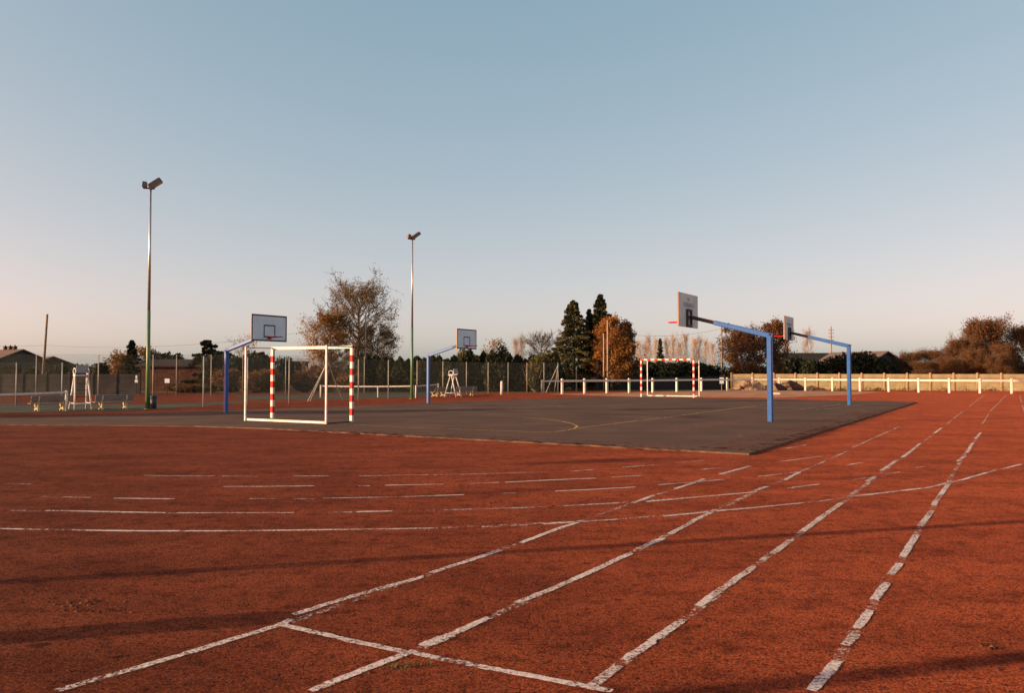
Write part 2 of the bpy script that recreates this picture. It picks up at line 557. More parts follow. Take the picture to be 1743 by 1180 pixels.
def deciduous(seed, H, rad, clear, n1, leaves, lsize, leafm, barkm, shape='oval', steep=0.75, n2=6, n3=4, lift=0.10, spread=0.35, twig_r=0.012, girth=1.0):
    """returns (trunk mesh, crown twigs mesh, foliage mesh); base at the origin"""
    rng = np.random.default_rng(seed)
    tr, tw = MB(), MB()
    lp = []
    seg = 7
    base_r = (0.017 * H + 0.02) * girth
    pts, _ = wander(rng, (0, 0, -0.1), (0, 0, 1), H * 0.93, seg, 0.035, 0.05)
    tr.tube(pts, [base_r * (1.25 if i == 0 else 1) * (1 - 0.86 * i / seg) for i in range(seg + 1)], 7)
    P = np.array(pts)

    def along(t):
        f = t * seg
        i = min(int(f), seg - 1)
        return P[i] + (P[i + 1] - P[i]) * (f - i)
    for k in range(n1):
        t = clear + (0.97 - clear) * (k + rng.uniform(0, 0.8)) / n1
        u = (t - clear) / (1 - clear)
        if shape == 'oval':
            w = math.sin(PI * min(1, (u * 0.86 + 0.13))) ** 0.6
        elif shape == 'cone':
            w = (1 - u) ** 0.7 * 0.9 + 0.12
        elif shape == 'column':
            w = 0.75 + 0.25 * math.sin(PI * u)
            if u > 0.8:
                w *= (1 - u) / 0.2 + 0.15
        else:
            w = 0.5 + 0.5 * u if u < 0.6 else math.sqrt(max(0.02, 1 - ((u - 0.6) / 0.42) ** 2)) * 0.9
        az = k * 2.4 + rng.uniform(-0.5, 0.5)
        z = steep * rng.uniform(0.7, 1.25) * (0.55 + 0.9 * u)
        d = np.array([math.cos(az), math.sin(az), z])
        d /= np.linalg.norm(d)
        L1 = rad * w * rng.uniform(0.72, 1.12) / max(0.35, math.hypot(d[0], d[1]))
        L1 = min(L1, H * 0.6)
        p1, _ = wander(rng, along(t), d, L1, 5, 0.10, lift * 0.5)
        r1 = max(0.018, base_r * 0.42 * (1 - 0.6 * u) * min(1, L1 / rad + 0.3))
        tr.tube(p1, [r1 * (1 - 0.8 * i / 5) for i in range(6)], 5, caps=False)
        for j in range(n2):
            f = 0.25 + 0.75 * (j + rng.uniform(0, 0.9)) / n2
            f = min(f, 0.99)
            i = min(int(f * 5), 4)
            q = p1[i] + (p1[i + 1] - p1[i]) * (f * 5 - i)
            dd = (p1[i + 1] - p1[i])
            dd = dd / np.linalg.norm(dd) + rng.normal(size=3) * 0.55 + np.array([0, 0, lift])
            dd /= np.linalg.norm(dd)
            L2 = L1 * rng.uniform(0.28, 0.48) * (1.1 - 0.35 * f)
            p2, _ = wander(rng, q, dd, L2, 3, 0.16, lift)
            tw.tube(p2, [max(twig_r, r1 * 0.35) * (1 - 0.25 * i) for i in range(4)], 3, caps=False)
            lp += [p2[1], p2[2], p2[3]]
            for _ in range(n3):
                f3 = rng.uniform(0.2, 1.0)
                i3 = min(int(f3 * 3), 2)
                q3 = p2[i3] + (p2[i3 + 1] - p2[i3]) * (f3 * 3 - i3)
                d3 = (p2[i3 + 1] - p2[i3])
                d3 = d3 / np.linalg.norm(d3) + rng.normal(size=3) * 0.6 + np.array([0, 0, lift])
                d3 /= np.linalg.norm(d3)
                p3, _ = wander(rng, q3, d3, L2 * rng.uniform(0.4, 0.75), 2, 0.2, lift)
                tw.tube(p3, [twig_r, twig_r * 0.75, twig_r * 0.35], 3, caps=False)
                lp += [p3[1], p3[2], p3[2]]
    fol = None
    if leaves:
        lp = np.array(lp)
        # leaves gather in clumps: some twigs carry many, some few
        wts = rng.gamma(1.3, 1.0, len(lp))
        c = lp[rng.choice(len(lp), leaves, p=wts / wts.sum())] + rng.normal(size=(leaves, 3)) * spread * np.array([1, 1, 0.8])
        c[:, 2] = np.maximum(c[:, 2], 0.15)
        fol = quads_mesh('foliage', leaf_quads(c, lsize, rng), leafm)
    zs = H / np.percentile(np.array(lp)[:, 2], 99.3)       # settle the crown top at the wanted height
    for q in (tr, tw):
        q.v = [(x, y, z * zs) for x, y, z in q.v]
    if leaves:
        me_ = np.zeros(leaves * 12, dtype=np.float32)
        fol.vertices.foreach_get('co', me_)
        me_ = me_.reshape(-1, 3)
        me_[:, 2] *= zs
        fol.vertices.foreach_set('co', me_.ravel())
        fol.update()
    return tr.data('trunk', barkm, True), tw.data('twigs', barkm), fol


def conifer(seed, H, rad, leafm, n=6500, size=0.20, droop=0.25, power=0.9, bottom=0.04):
    rng = np.random.default_rng(seed)
    tr = MB()
    tr.tube([(0, 0, -0.1), (0.02, 0, H * 0.5), (0, 0, H)], [0.022 * H, 0.012 * H, 0.01], 7)
    cs, al = [], []
    nb = int(H * 16)
    per = max(8, n // nb)
    for k in range(nb):
        t = bottom + (1 - bottom) * (k / nb) ** 0.95
        az = k * 2.399 + rng.uniform(-0.3, 0.3)
        L = rad * (1 - t) ** power * rng.uniform(0.48, 1.18) + 0.08
        z0 = t * H
        u = rng.uniform(0.10, 1.0, per) ** 0.7
        x = u * L
        zz = z0 - droop * x + 0.28 * droop * x * x / max(L, 0.1) + (0.30 * (x if t > 0.85 else 0))
        side = rng.normal(size=per) * 0.16 * L * (1.05 - u * 0.6)
        ca, sa = math.cos(az), math.sin(az)
        cs.append(np.stack([x * ca - side * sa, x * sa + side * ca, zz + rng.normal(size=per) * 0.05 * (1 + H * 0.03)], 1))
        al.append(np.tile(np.array([ca, sa, -droop * 0.6 - 0.15]), (per, 1)))
    c = np.concatenate(cs)
    a = np.concatenate(al)
    c[:, 2] = np.clip(c[:, 2], 0.05, H)
    top = np.stack([rng.normal(size=40) * 0.04, rng.normal(size=40) * 0.04, H * (1 - rng.uniform(0, 0.06, 40))], 1)
    q = np.concatenate([leaf_quads(c, size, rng, a, 0.42), leaf_quads(top, size * 0.7, rng, np.tile([0, 0, 1.0], (40, 1)), 0.3)])
    return tr.data('trunk', M['bark'], True), quads_mesh('foliage', q, leafm)


def thuja(seed, H, rad, leafm, n=1300, size=0.11):
    rng = np.random.default_rng(seed)
    t = rng.uniform(0, 1, n) ** 0.85
    az = rng.uniform(0, 2 * PI, n)
    prof = np.minimum(1, 0.75 + t * 0.6) * np.clip((1 - t) * 2.2, 0, 1) ** 0.6
    lump = 1 + 0.18 * np.sin(3 * az + 5 * t + seed) + 0.12 * np.sin(7 * t * 3 + az * 2)
    r = rad * prof * lump * rng.uniform(0.78, 1.06, n)
    c = np.stack([r * np.cos(az), r * np.sin(az), t * H + rng.normal(size=n) * 0.04], 1)
    c[:, 2] = np.clip(c[:, 2], 0.04, None)
    out = np.stack([np.cos(az) * 0.35, np.sin(az) * 0.35, np.ones(n)], 1)
    q = leaf_quads(c, size, rng, out, 0.5)
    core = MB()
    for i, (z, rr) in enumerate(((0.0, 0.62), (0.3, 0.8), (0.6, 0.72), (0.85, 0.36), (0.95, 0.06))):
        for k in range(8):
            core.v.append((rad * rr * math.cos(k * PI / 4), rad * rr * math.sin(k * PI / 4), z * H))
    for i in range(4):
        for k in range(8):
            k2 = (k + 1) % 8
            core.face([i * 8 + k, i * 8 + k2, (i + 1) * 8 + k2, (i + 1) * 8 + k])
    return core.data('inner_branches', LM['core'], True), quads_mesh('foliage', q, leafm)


def plant(name, meshes, label, cat, loc, rz=0.0, scale=None, group=None):
    t = thing(name, label, cat, loc, rz, group, scale)
    names = ['trunk', 'twigs', 'foliage'] if len(meshes) == 3 else [None, None]
    for me in meshes:
        if me is not None:
            o = link(me.name.split('.')[0], me, t)
            if o.name.startswith(('twigs', 'foliage', 'stem')):
                o['kind'] = 'stuff'
    return t


def bush(seed, H, rad, leafm, n=2600, size=0.13):
    """dense rounded shrub: stems and foliage through the whole volume, dark inner twigs"""
    rng = np.random.default_rng(seed)
    mb = MB()
    for k in range(9):
        a = k * 2 * PI / 9
        p, _ = wander(rng, (0.1 * math.cos(a), 0.1 * math.sin(a), -0.05), (math.cos(a) * 0.6, math.sin(a) * 0.6, 1), H * 0.85, 4, 0.15, 0.05)
        mb.tube(p, [0.05, 0.04, 0.03, 0.02, 0.01], 4, caps=False)
    lobes = [(rng.uniform(-.55, .55) * rad, rng.uniform(-.55, .55) * rad, H * rng.uniform(.38, .68), rng.uniform(.35, .62)) for _ in range(9)]
    lobes.append((0, 0, H * 0.42, 0.75))
    cs = []
    for (x, y, z, s) in lobes:
        m = n // len(lobes)
        v = rng.normal(size=(m, 3))
        v /= np.linalg.norm(v, axis=1, keepdims=True)
        rr = rng.uniform(0.55, 1.05, m)[:, None]
        cs.append(np.array([x, y, z]) + v * rr * np.array([rad * s, rad * s, min(H * 0.42, H - z) * 0.98]))
    c = np.concatenate(cs)
    c[:, 2] = np.clip(c[:, 2], 0.06, H)
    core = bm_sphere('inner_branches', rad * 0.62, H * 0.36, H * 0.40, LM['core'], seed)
    return mb.data('stem', M['bark']), core, quads_mesh('foliage', leaf_quads(c, size, rng), leafm)


# ================================================================== THE SETTING
def sheet(name, pts, material, z=None, parent=None):
    mb = MB()
    mb.poly([(p[0], p[1], z if z is not None else p[2]) for p in pts])
    return mb.build(name, material, parent)


land = sheet('ground', [(-1500, -600), (1500, -600), (1500, 2400), (-1500, 2400)], M['grass_ground'], -0.012)
tag(land, kind='structure')
track = sheet('cinder_track', [(-75, -25), (75, -25), (75, 64), (30, 66.5), (12, 66.5), (2, 60.5), (-22, 60), (-75, 58)], M['cinder'], 0.0)
tag(track, kind='structure')
apron = sheet('gravel_path', [ground(930, 671.0), ground(1090, 676.0), ground(1320, 677.5), ground(1450, 672.5), ground(1500, 667.5), ground(1320, 665.2), ground(1220, 664.6), ground(1120, 667.2), ground(1020, 669.5)], M['gravel'], 0.004)
tag(apron, kind='structure')
tc1 = sheet('tennis_court', [ground(-300, 703), ground(60, 703), ground(232, 699), ground(420, 686), ground(420, 683.5), ground(250, 688.5), ground(-250, 688)], M['court_green'], 0.004)
tag(tc1, kind='structure')
tc2 = sheet('tennis_court', [ground(420, 680.5), ground(545, 679.5), ground(690, 677), ground(760, 671.5), ground(840, 667.5), ground(830, 664), ground(560, 672), ground(400, 674)], M['court_green'], 0.004)
tag(tc2, kind='structure')

# asphalt court: a slab 5 cm proud of the cinder
SLAB = 0.035
court_px = [(-160, 722), (150, 723.5), (330, 725), (450, 728.8), (1275, 772), (1560, 684.5), (1330, 680), (1020, 675.3), (750, 685.5), (560, 693.3), (350, 700.5), (100, 709.5), (-160, 715)]
top = [ground(x, y, SLAB) for x, y in court_px]
mb = MB()
n = len(top)
mb.v = [tuple(p) for p in top] + [(p.x, p.y, -0.005) for p in top]
mb.face(list(range(n)), 0)
for i in range(n):
    mb.face([i, n + i, n + (i + 1) % n, (i + 1) % n], 1)
court = mb.build('asphalt_court', [M['asphalt'], M['slab_side']])
tag(court, kind='structure')


def strip(mb, a, b, width, rnd, ragged=0.13, z=0.004, taper=0.0):
    """one painted dash from a to b on the ground, with uneven edges"""
    a, b = Vector((a.x, a.y, 0)), Vector((b.x, b.y, 0))
    d = b - a
    L = d.length
    if L < 1e-4:
        return
    d.normalize()
    s = Vector((-d.y, d.x, 0))
    step = max(0.03, 0.005 * a.y)
    n = max(2, int(L / step))
    base = len(mb.v)
    off = rnd.uniform(-.006, .006)
    for i in range(n + 1):
        off += rnd.uniform(-.0025, .0025)
        off *= 0.93
        w = width / 2
        e = min(i, n - i) * L / n
        k = 1.0 if e > 0.035 else rnd.uniform(0.75, 1.0)
        l = w * k * (1 + rnd.uniform(-ragged, ragged))
        r = w * k * (1 + rnd.uniform(-ragged, ragged))
        c = a + d * (L * i / n) + s * off
        q, p = c + s * l, c - s * r
        mb.v += [(q.x, q.y, z), (p.x, p.y, z)]
    for i in range(n):
        j = base + 2 * i
        mb.face([j, j + 1, j + 3, j + 2])


def px_line(dashes, width, material, parent, name='lane_line', z=0.004, seed=1, base_z=0.0):
    rnd = random.Random(seed)
    mb = MB()
    for dash in dashes:
        pts = [ground(x, y, base_z) for x, y in dash]
        for p, q in zip(pts, pts[1:]):
            strip(mb, p, q, width, rnd, z=base_z + z)
    return mb.build(name, material, parent)


# straight lanes, from the left one to the right one
px_line([[(95, 1178), (300, 1119), (482, 1064)], [(476, 1066), (495, 1055)], [(500, 1048), (612, 1013), (718, 983)], [(733, 976), (852, 938)], [(886, 925), (940, 905), (992, 887)],
         [(1078, 857), (1113, 844)], [(1150, 833), (1200, 816)], [(1225, 808), (1277, 794)]], 0.057, M['chalk'], track, seed=1)
px_line([[(530, 1179), (620, 1142), (708, 1109)], [(716, 1101), (770, 1080), (830, 1053)], [(880, 1028), (975, 988), (1073, 943)],
         [(1098, 930), (1128, 918)], [(1140, 910), (1180, 888), (1218, 869)], [(1283, 837), (1305, 829)], [(1335, 818), (1362, 804)]], 0.057, M['chalk'], track, seed=2)
px_line([[(720, 1101), (768, 1083)]], 0.085, M['chalk'], track, seed=30, z=0.006)
px_line([[(845, 1043), (860, 1039)], [(1085, 936), (1096, 931)], [(1240, 862), (1251, 856)], [(1365, 803), (1442, 769)], [(1448, 764), (1490, 745), (1530, 727)]], 0.05, M['chalk_faint'], track, seed=3)
px_line([[(1000, 1173), (1053, 1135)], [(1062, 1125), (1110, 1093), (1163, 1056)], [(1188, 1033), (1235, 1000), (1284, 965)], [(1314, 944), (1348, 920)], [(1365, 905), (1433, 857)],
         [(1476, 820), (1488, 812)], [(1500, 802), (1526, 784)], [(1536, 779), (1566, 756)], [(1590, 738), (1603, 729)]], 0.057, M['chalk'], track, seed=4)
px_line([[(1298, 955), (1308, 948)], [(1440, 848), (1460, 835)], [(1612, 722), (1640, 700)], [(1650, 692), (1676, 672)]], 0.05, M['chalk_faint'], track, seed=5)
px_line([[(1383, 1178), (1428, 1127)], [(1437, 1100), (1457, 1081)], [(1459, 1071), (1481, 1040)], [(1486, 1022), (1511, 993)], [(1515, 979), (1531, 960)], [(1536, 949), (1561, 911)],
         [(1567, 897), (1586, 870)], [(1590, 861), (1617, 819)], [(1630, 786), (1642, 777)], [(1646, 771), (1656, 754)], [(1660, 748), (1669, 737)]], 0.057, M['chalk'], track, seed=6)
px_line([[(1447, 1090), (1455, 1080)], [(1620, 812), (1627, 798)], [(1672, 722), (1683, 705)], [(1686, 700), (1712, 674)]], 0.05, M['chalk_faint'], track, seed=7)
px_line([[(1736, 674), (1739, 686)], [(1740, 690), (1744, 702)]], 0.06, M['chalk_faint'], track, seed=8)
# what is left of the chalk between the dashes
for sd_, pts_ in enumerate(([(482, 1064), (718, 983), (992, 887), (1113, 844), (1277, 794)], [(708, 1109), (830, 1053), (1073, 943), (1218, 869), (1362, 804)],
                            [(1000, 1173), (1163, 1056), (1284, 965), (1433, 857), (1566, 756), (1603, 729)], [(1404, 1153), (1447, 1091), (1470, 1055), (1499, 1007), (1523, 969), (1549, 930), (1576, 884), (1604, 840), (1637, 781), (1651, 762), (1665, 742)],
                            [(0, 901), (305, 905), (545, 903), (738, 900), (1052, 885), (1366, 857), (1570, 832)], [(18, 870), (282, 874), (500, 874), (668, 871), (900, 865), (1052, 857), (1290, 838)])):
    px_line([pts_], 0.060, M['chalk_dust'], track, name='faded_line', seed=40 + sd_, z=0.002)
# start line across the lanes
px_line([[(470, 1064), (580, 1089), (690, 1112)], [(698, 1114), (850, 1144), (1042, 1180)]], 0.054, M['chalk'], track, name='start_line', seed=9, z=0.008)
# curved lanes sweeping through
px_line([[(-60, 900), (0, 901), (40, 902)], [(145, 904), (228, 905), (305, 905)], [(315, 905), (400, 905), (545, 903), (640, 902), (738, 900)], [(925, 893), (990, 889), (1052, 885)],
         [(1130, 880), (1240, 869), (1366, 857)], [(1447, 846), (1510, 839), (1570, 832)], [(1573, 832), (1640, 817), (1695, 801)], [(1707, 799), (1738, 791)]], 0.054, M['chalk'], track, name='curved_lane_line', seed=10)
px_line([[(118, 903), (143, 904)], [(820, 898), (852, 897)], [(868, 896), (898, 895)], [(1392, 855), (1445, 847)]], 0.05, M['chalk_faint'], track, name='curved_lane_line', seed=11)
px_line([[(78, 870), (190, 872), (282, 874)], [(302, 874), (400, 874), (500, 874)], [(610, 872), (668, 871)], [(960, 862), (1000, 860), (1052, 857)], [(1100, 855), (1190, 847), (1290, 838)]], 0.054, M['chalk'], track, name='curved_lane_line', seed=12)
px_line([[(18, 870), (50, 870)], [(560, 873), (598, 873)], [(755, 869), (830, 867), (900, 865)], [(1340, 832), (1395, 825)], [(1450, 818), (1482, 813)], [(1500, 811), (1532, 804)], [(1558, 797), (1574, 795)]], 0.06, M['chalk_faint'], track, name='curved_lane_line', seed=13)
px_line([[(105, 847), (155, 848)], [(192, 849), (297, 850)], [(550, 849), (670, 847), (790, 843)], [(945, 837), (1010, 834), (1082, 830)], [(1120, 826), (1175, 822), (1232, 817)]], 0.054, M['chalk'], track, name='curved_lane_line', seed=14)
px_line([[(70, 846), (95, 847)], [(425, 850), (480, 850)], [(500, 850), (535, 850)], [(855, 841), (877, 840)], [(1290, 812), (1362, 804)], [(1440, 793), (1468, 788)]], 0.06, M['chalk_faint'], track, name='curved_lane_line', seed=15)
px_line([[(380, 829), (450, 829), (535, 828)], [(655, 827), (755, 825)], [(860, 822), (935, 818), (1015, 815)]], 0.06, M['chalk'], track, name='curved_lane_line', seed=16)
px_line([[(10, 824), (55, 825)], [(610, 828), (630, 828)], [(797, 824), (850, 822)], [(1040, 813), (1092, 810)], [(1195, 800), (1232, 796)], [(1325, 787), (1402, 777)]], 0.06, M['chalk_faint'], track, name='curved_lane_line', seed=17)
px_line([[(245, 810), (300, 811), (365, 811)], [(378, 811), (440, 812)], [(500, 811), (560, 811)], [(612, 811), (670, 810), (730, 809)], [(738, 809), (800, 808), (930, 804)], [(970, 803), (1012, 800)], [(1060, 796), (1120, 792)], [(1150, 789), (1200, 784)], [(1338, 764), (1372, 758)]],
        0.06, M['chalk_faint'], track, name='curved_lane_line', seed=18)

# court markings
def court_line(dashes, w, m, seed, name='court_line'):
    return px_line(dashes, w, m, court, name=name, z=0.004, seed=seed, base_z=SLAB)


arc = [(780, 706.5), (830, 707.5), (870, 709), (915, 712.5), (950, 716.5), (972, 721), (983, 726), (978, 730), (960, 734), (935, 736.5)]
court_line([arc], 0.06, M['yellow_line'], 31)
court_line([[(983, 729), (1050, 721), (1130, 711.5), (1220, 699.5), (1308, 688.5)]], 0.055, M['yellow_line'], 32)
court_line([[(935, 736.5), (830, 733), (700, 728.5), (600, 723)], [(590, 722), (520, 718)]], 0.05, M['yellow_line'], 33)
court_line([[(682, 703.5), (760, 701.5), (800, 699)], [(855, 697), (960, 690.5)]], 0.06, M['white_line'], 34)
court_line([[(1148, 734.5), (1230, 721.5), (1302, 709.5)]], 0.06, M['red_line'], 35)
court_line([[(1360, 697), (1400, 692.5), (1432, 688)], [(1385, 699), (1470, 689.5)]], 0.05, M['white_line'], 36)
court_line([[(780, 684), (900, 683.5), (1010, 683)]], 0.05, M['white_line'], 37)
court_line([[(1255, 742), (1266, 742.2)]], 0.09, M['yellow_line'], 38)

# red dust walked over the near and right edges of the asphalt
for sd_, (pts_, w_) in enumerate((([(455, 729.6), (700, 742.3), (1000, 757.7), (1255, 770.2)], 0.55), ([(480, 729.5), (900, 750), (1240, 767)], 1.2), ([(1270, 770), (1400, 732), (1550, 686)], 0.5), ([(1240, 766), (1380, 730), (1500, 698)], 1.3))):
    court_line([pts_], w_, M['cinder_dust'], 60 + sd_, name='dust_film')

# loose grit on the nearest cinder (nobody could count it)
rng = np.random.default_rng(5)
N = 42000
yy = 2.6 + 13.0 * rng.uniform(0, 1, N) ** 1.5
xx = rng.uniform(-0.72, 0.72, N) * (yy + 0.8)
sz = 0.0022 + 0.0058 * rng.uniform(0, 1, N) ** 4
th = rng.uniform(0, 2 * PI, N)[:, None] + np.arange(4)[None, :] * PI / 2
rr = sz[:, None] * rng.uniform(0.7, 1.3, (N, 4))
V = np.zeros((N, 5, 3))
V[:, :4, 0] = xx[:, None] + rr * np.cos(th)
V[:, :4, 1] = yy[:, None] + rr * np.sin(th)
V[:, 4, 0] = xx + sz * 0.2
V[:, 4, 1] = yy
V[:, 4, 2] = sz * rng.uniform(0.7, 1.3, N)
idx = (np.arange(N)[:, None, None] * 5 + np.array([[0, 1, 4], [1, 2, 4], [2, 3, 4], [3, 0, 4]])[None]).reshape(-1)
me = bpy.data.meshes.new('cinder_grit')
me.vertices.add(N * 5)
me.vertices.foreach_set('co', V.astype(np.float32).ravel())
me.loops.add(len(idx))
me.loops.foreach_set('vertex_index', idx.astype(np.int32))
me.polygons.add(N * 4)
me.polygons.foreach_set('loop_start', np.arange(0, N * 12, 3, dtype=np.int32))
me.materials.append(leaf_mat('grit', (0.030, 0.010, 0.006), (0.26, 0.080, 0.034), (0.12, 0.032, 0.015), 0.0))
me.update(calc_edges=True)
tag(link('cinder_grit', me), kind='stuff')
# scuffed clods at the left and right foreground, a heel-kicked heap each
def clods(px, py, n, spread, seed, size=0.02):
    rnd = random.Random(seed)
    g = ground(px, py)
    mb = MB()
    for _ in range(n):
        x, y = g.x + rnd.gauss(0, spread), g.y + rnd.gauss(0, spread * 0.55)
        s = size * rnd.uniform(0.3, 1.0)
        b = len(mb.v)
        k = 6
        for i in range(k):
            a = 2 * PI * i / k
            r = s * rnd.uniform(0.7, 1.2)
            mb.v.append((x + r * math.cos(a), y + r * math.sin(a), -0.001))
        for i in range(k):
            a = 2 * PI * i / k + 0.3
            r = s * rnd.uniform(0.35, 0.7)
            mb.v.append((x + r * math.cos(a), y + r * math.sin(a), s * rnd.uniform(0.35, 0.75)))
        for i in range(k):
            j = (i + 1) % k
            mb.face([b + i, b + j, b + k + j, b + k + i])
        mb.face([b + k + i for i in range(k)])
    o = mb.build('cinder_clods', me.materials[0])
    tag(o, kind='stuff')


clods(140, 1030, 34, 0.16, 3, 0.020)
clods(195, 1037, 18, 0.10, 4, 0.016)
clods(1683, 1104, 12, 0.03, 5, 0.022)
clods(905, 860, 30, 0.5, 6, 0.018)
# grass tuft beside the start line
g = ground(690, 1137)
rng = np.random.default_rng(8)
c = np.stack([g.x + rng.normal(size=60) * 0.05, g.y + rng.normal(size=60) * 0.02, rng.uniform(0.004, 0.018, 60)], 1)
tuft = link('grass_tuft', quads_mesh('grass_tuft', leaf_quads(c, 0.014, rng, np.tile([0, 0, 1.0], (60, 1)), 0.2), LM['grass']))
tuft['kind'] = 'stuff'
tag(tuft, 'small green grass tuft in the red cinder beside the crossing white lines', 'grass tuft')

# ================================================================== RAIL, WALLS
rail_px = [(957, 671), (995, 670.3), (1033, 669.6), (1071, 669.2), (1111, 668.6), (1152, 667.3), (1194, 666.2), (1238, 665.2), (1281, 664.9), (1326, 665), (1371, 665.4),
           (1417, 665.9), (1464, 666.6), (1513, 667.4), (1564, 668.4), (1616, 669.3), (1668, 670), (1722, 670.4), (1778, 671), (1836, 671.5)]
rf = thing('white_rail_fence', 'long low white rail on square concrete posts curving behind the far goal', 'fence', ground(1371, 665.4))
base = rf.location
pm = MB()
pm.bar((0, 0, -0.05), (0, 0, 1.03), 0.15, 0.15, ch=0.02, up=(0, 1, 0))
pm.bar((0, 0, 1.03), (0, 0, 1.07), 0.15, 0.15, w1=0.07, h1=0.07, up=(0, 1, 0))
pdata = pm.data('post', M['white_post'])
prev = None
for i, (x, y) in enumerate(rail_px):
    p = ground(x, y)
    q = p - base
    nb = ground(*rail_px[min(i + 1, len(rail_px) - 1)]) - ground(*rail_px[max(i - 1, 0)])
    link('post', pdata, rf, q, math.atan2(nb.y, nb.x))
    if prev is not None:
        d = (q - prev).normalized() * 0.075
        mb = MB()
        mb.bar(prev + d + Vector((0, 0, 0.90)), q - d + Vector((0, 0, 0.90)), 0.07, 0.14, ch=0.012)
        mb.build('rail', M['white_post'], rf)
    prev = q
p0 = ground(922, 671.5)
mb = MB()
mb.bar(p0 - base, p0 - base + Vector((0, 0, 0.98)), 0.10, 0.10)
mb.build('post', M['fence_post'], rf)
a0, b0 = p0 - base, ground(*rail_px[0]) - base
d = (b0 - a0).normalized()
mb = MB()
mb.bar(a0 + d * 0.055 + Vector((0, 0, 0.90)), b0 - d * 0.08 + Vector((0, 0, 0.90)), 0.06, 0.10)
mb.build('rail', M['white_post'], rf)


def slab_wall(name, label, A, B, H, bay, wallm, postm, slabs=4, post_up=0.06, pw=0.14):
    """precast wall: posts with stacked slabs between them"""
    A, B = Vector((A.x, A.y, 0)), Vector((B.x, B.y, 0))
    t = thing(name, label, 'wall', A, math.atan2(B.y - A.y, B.x - A.x))
    L = (B - A).length
    n = max(1, round(L / bay))
    w = L / n
    mb = MB()
    mb.bar((0, 0, -0.05), (0, 0, H + post_up), pw, pw, ch=0.015, up=(0, 1, 0))
    mb.bar((0, 0, H + post_up), (0, 0, H + post_up + 0.05), pw, pw, w1=0.05, h1=0.05, up=(0, 1, 0))
    pd = mb.data('post', postm)
    var = []
    for v in range(3):
        rnd = random.Random(v + 11)
        mb = MB()
        h = H / slabs
        for k in range(slabs):
            mb.box((w / 2, rnd.uniform(-.006, .006), h * (k + 0.5)), (w - pw + 0.02, 0.05, h - 0.012))
        var.append(mb.data('panel', wallm))
    for i in range(n + 1):
        link('post', pd, t, (w * i, 0, 0))
        if i < n:
            link('panel', var[i % 3], t, (w * i, 0, 0))
    return t


A, B = ground(1245, 663.6), ground(1760, 666.0)
B = A + (B - A) * 1.35
slab_wall('concrete_wall', 'sunlit tan concrete slab wall behind the white rail on the right', A, B, 1.36, 1.72, M['tan_wall'], M['tan_post'])
A, B = at(-160, 640, 55), at(238, 640, 55)
slab_wall('concrete_wall', 'dull dark grey concrete slab wall behind the tennis umpire chair on the left', A, B, 1.38, 1.62, M['grey_wall'], M['grey_wall'])
# dark board fence in the middle, behind the rail
A, B = at(1018, 650, 69), at(1246, 650, 72)
A.z = B.z = 0
df = thing('board_fence', 'dark board fence between the conifers and the earth mounds', 'fence', A, math.atan2(B.y - A.y, B.x - A.x))
L = (B - A).length
nb = 30
mb = MB()
mb.box((0, 0, 0.55), (L / nb - 0.012, 0.025, 1.12))
bd = mb.data('board', M['dark_boards'])
rnd = random.Random(4)
for i in range(nb):
    link('board', bd, df, ((i + .5) * L / nb, rnd.uniform(-.008, .008), rnd.uniform(-.02, .02)))
mb = MB()
mb.box((L / 2, 0.045, 0.85), (L, 0.05, 0.08)).box((L / 2, 0.045, 0.25), (L, 0.05, 0.08))
mb.build('rail', M['dark_boards'], df)
mb = MB()
p = at(1016.5, 615, 66)
mb.box((0, 0, p.z / 2), (0.16, 0.16, p.z))
o = mb.build('dark_post', M['dark_boards'], None, loc=(p.x, p.y, 0))
tag(o, 'tall dark square post at the left end of the dark board fence', 'post')


# ------------------------------------------------------------------ chain link fences
def wires(mb, L, H, pitch, r, z0=0.03):
    """two families of straight diagonal wires filling L x H"""
    for sgn in (1, -1):
        k = -H
        while k < L:
            x0, z_0, x1, z_1 = k, 0.0, k + H, H
            if x0 < 0:
                z_0, x0 = -x0, 0.0
            if x1 > L:
                z_1, x1 = H - (x1 - L), L
            if x1 - x0 > 0.02:
                if sgn < 0:
                    x0, x1 = L - x0, L - x1
                mb.tube([(x0, r * sgn, z0 + z_0), (x1, r * sgn, z0 + z_1)], r, 3, caps=False)
            k += pitch


def chain_fence(label, px, H, post_r=0.03, braces=(), pitch=0.10, wire_r=0.0026):
    P = [ground(x, y) for x, y in px]
    t = thing('chain_link_fence', label, 'fence', P[0])
    o = P[0]
    mb = MB()
    mb.tube([(0, 0, -0.05), (0, 0, H)], post_r, 7)
    pd = mb.data('post', M['fence_post'], True)
    for p in P:
        link('post', pd, t, p - o)
    for a, b in zip(P, P[1:]):
        d = b - a
        L = d.length
        mb = MB()
        wires(mb, L, H - 0.06, pitch, wire_r)
        for z in (0.05, H * 0.5, H - 0.03):
            mb.tube([(0, 0, z), (L, 0, z)], 0.004, 3, caps=False)
        w = mb.build('wire_mesh', M['wire'], t, loc=a - o)
        w.rotation_euler = (0, 0, math.atan2(d.y, d.x))
        w['kind'] = 'stuff'
    for (i, dx, dy) in braces:
        mb = MB()
        q = P[i] - o
        mb.tube([q + Vector((0, 0, H * 0.93)), q + Vector((dx, dy, 0))], post_r * 0.8, 6)
        mb.build('brace', M['fence_post'], t)
    return t


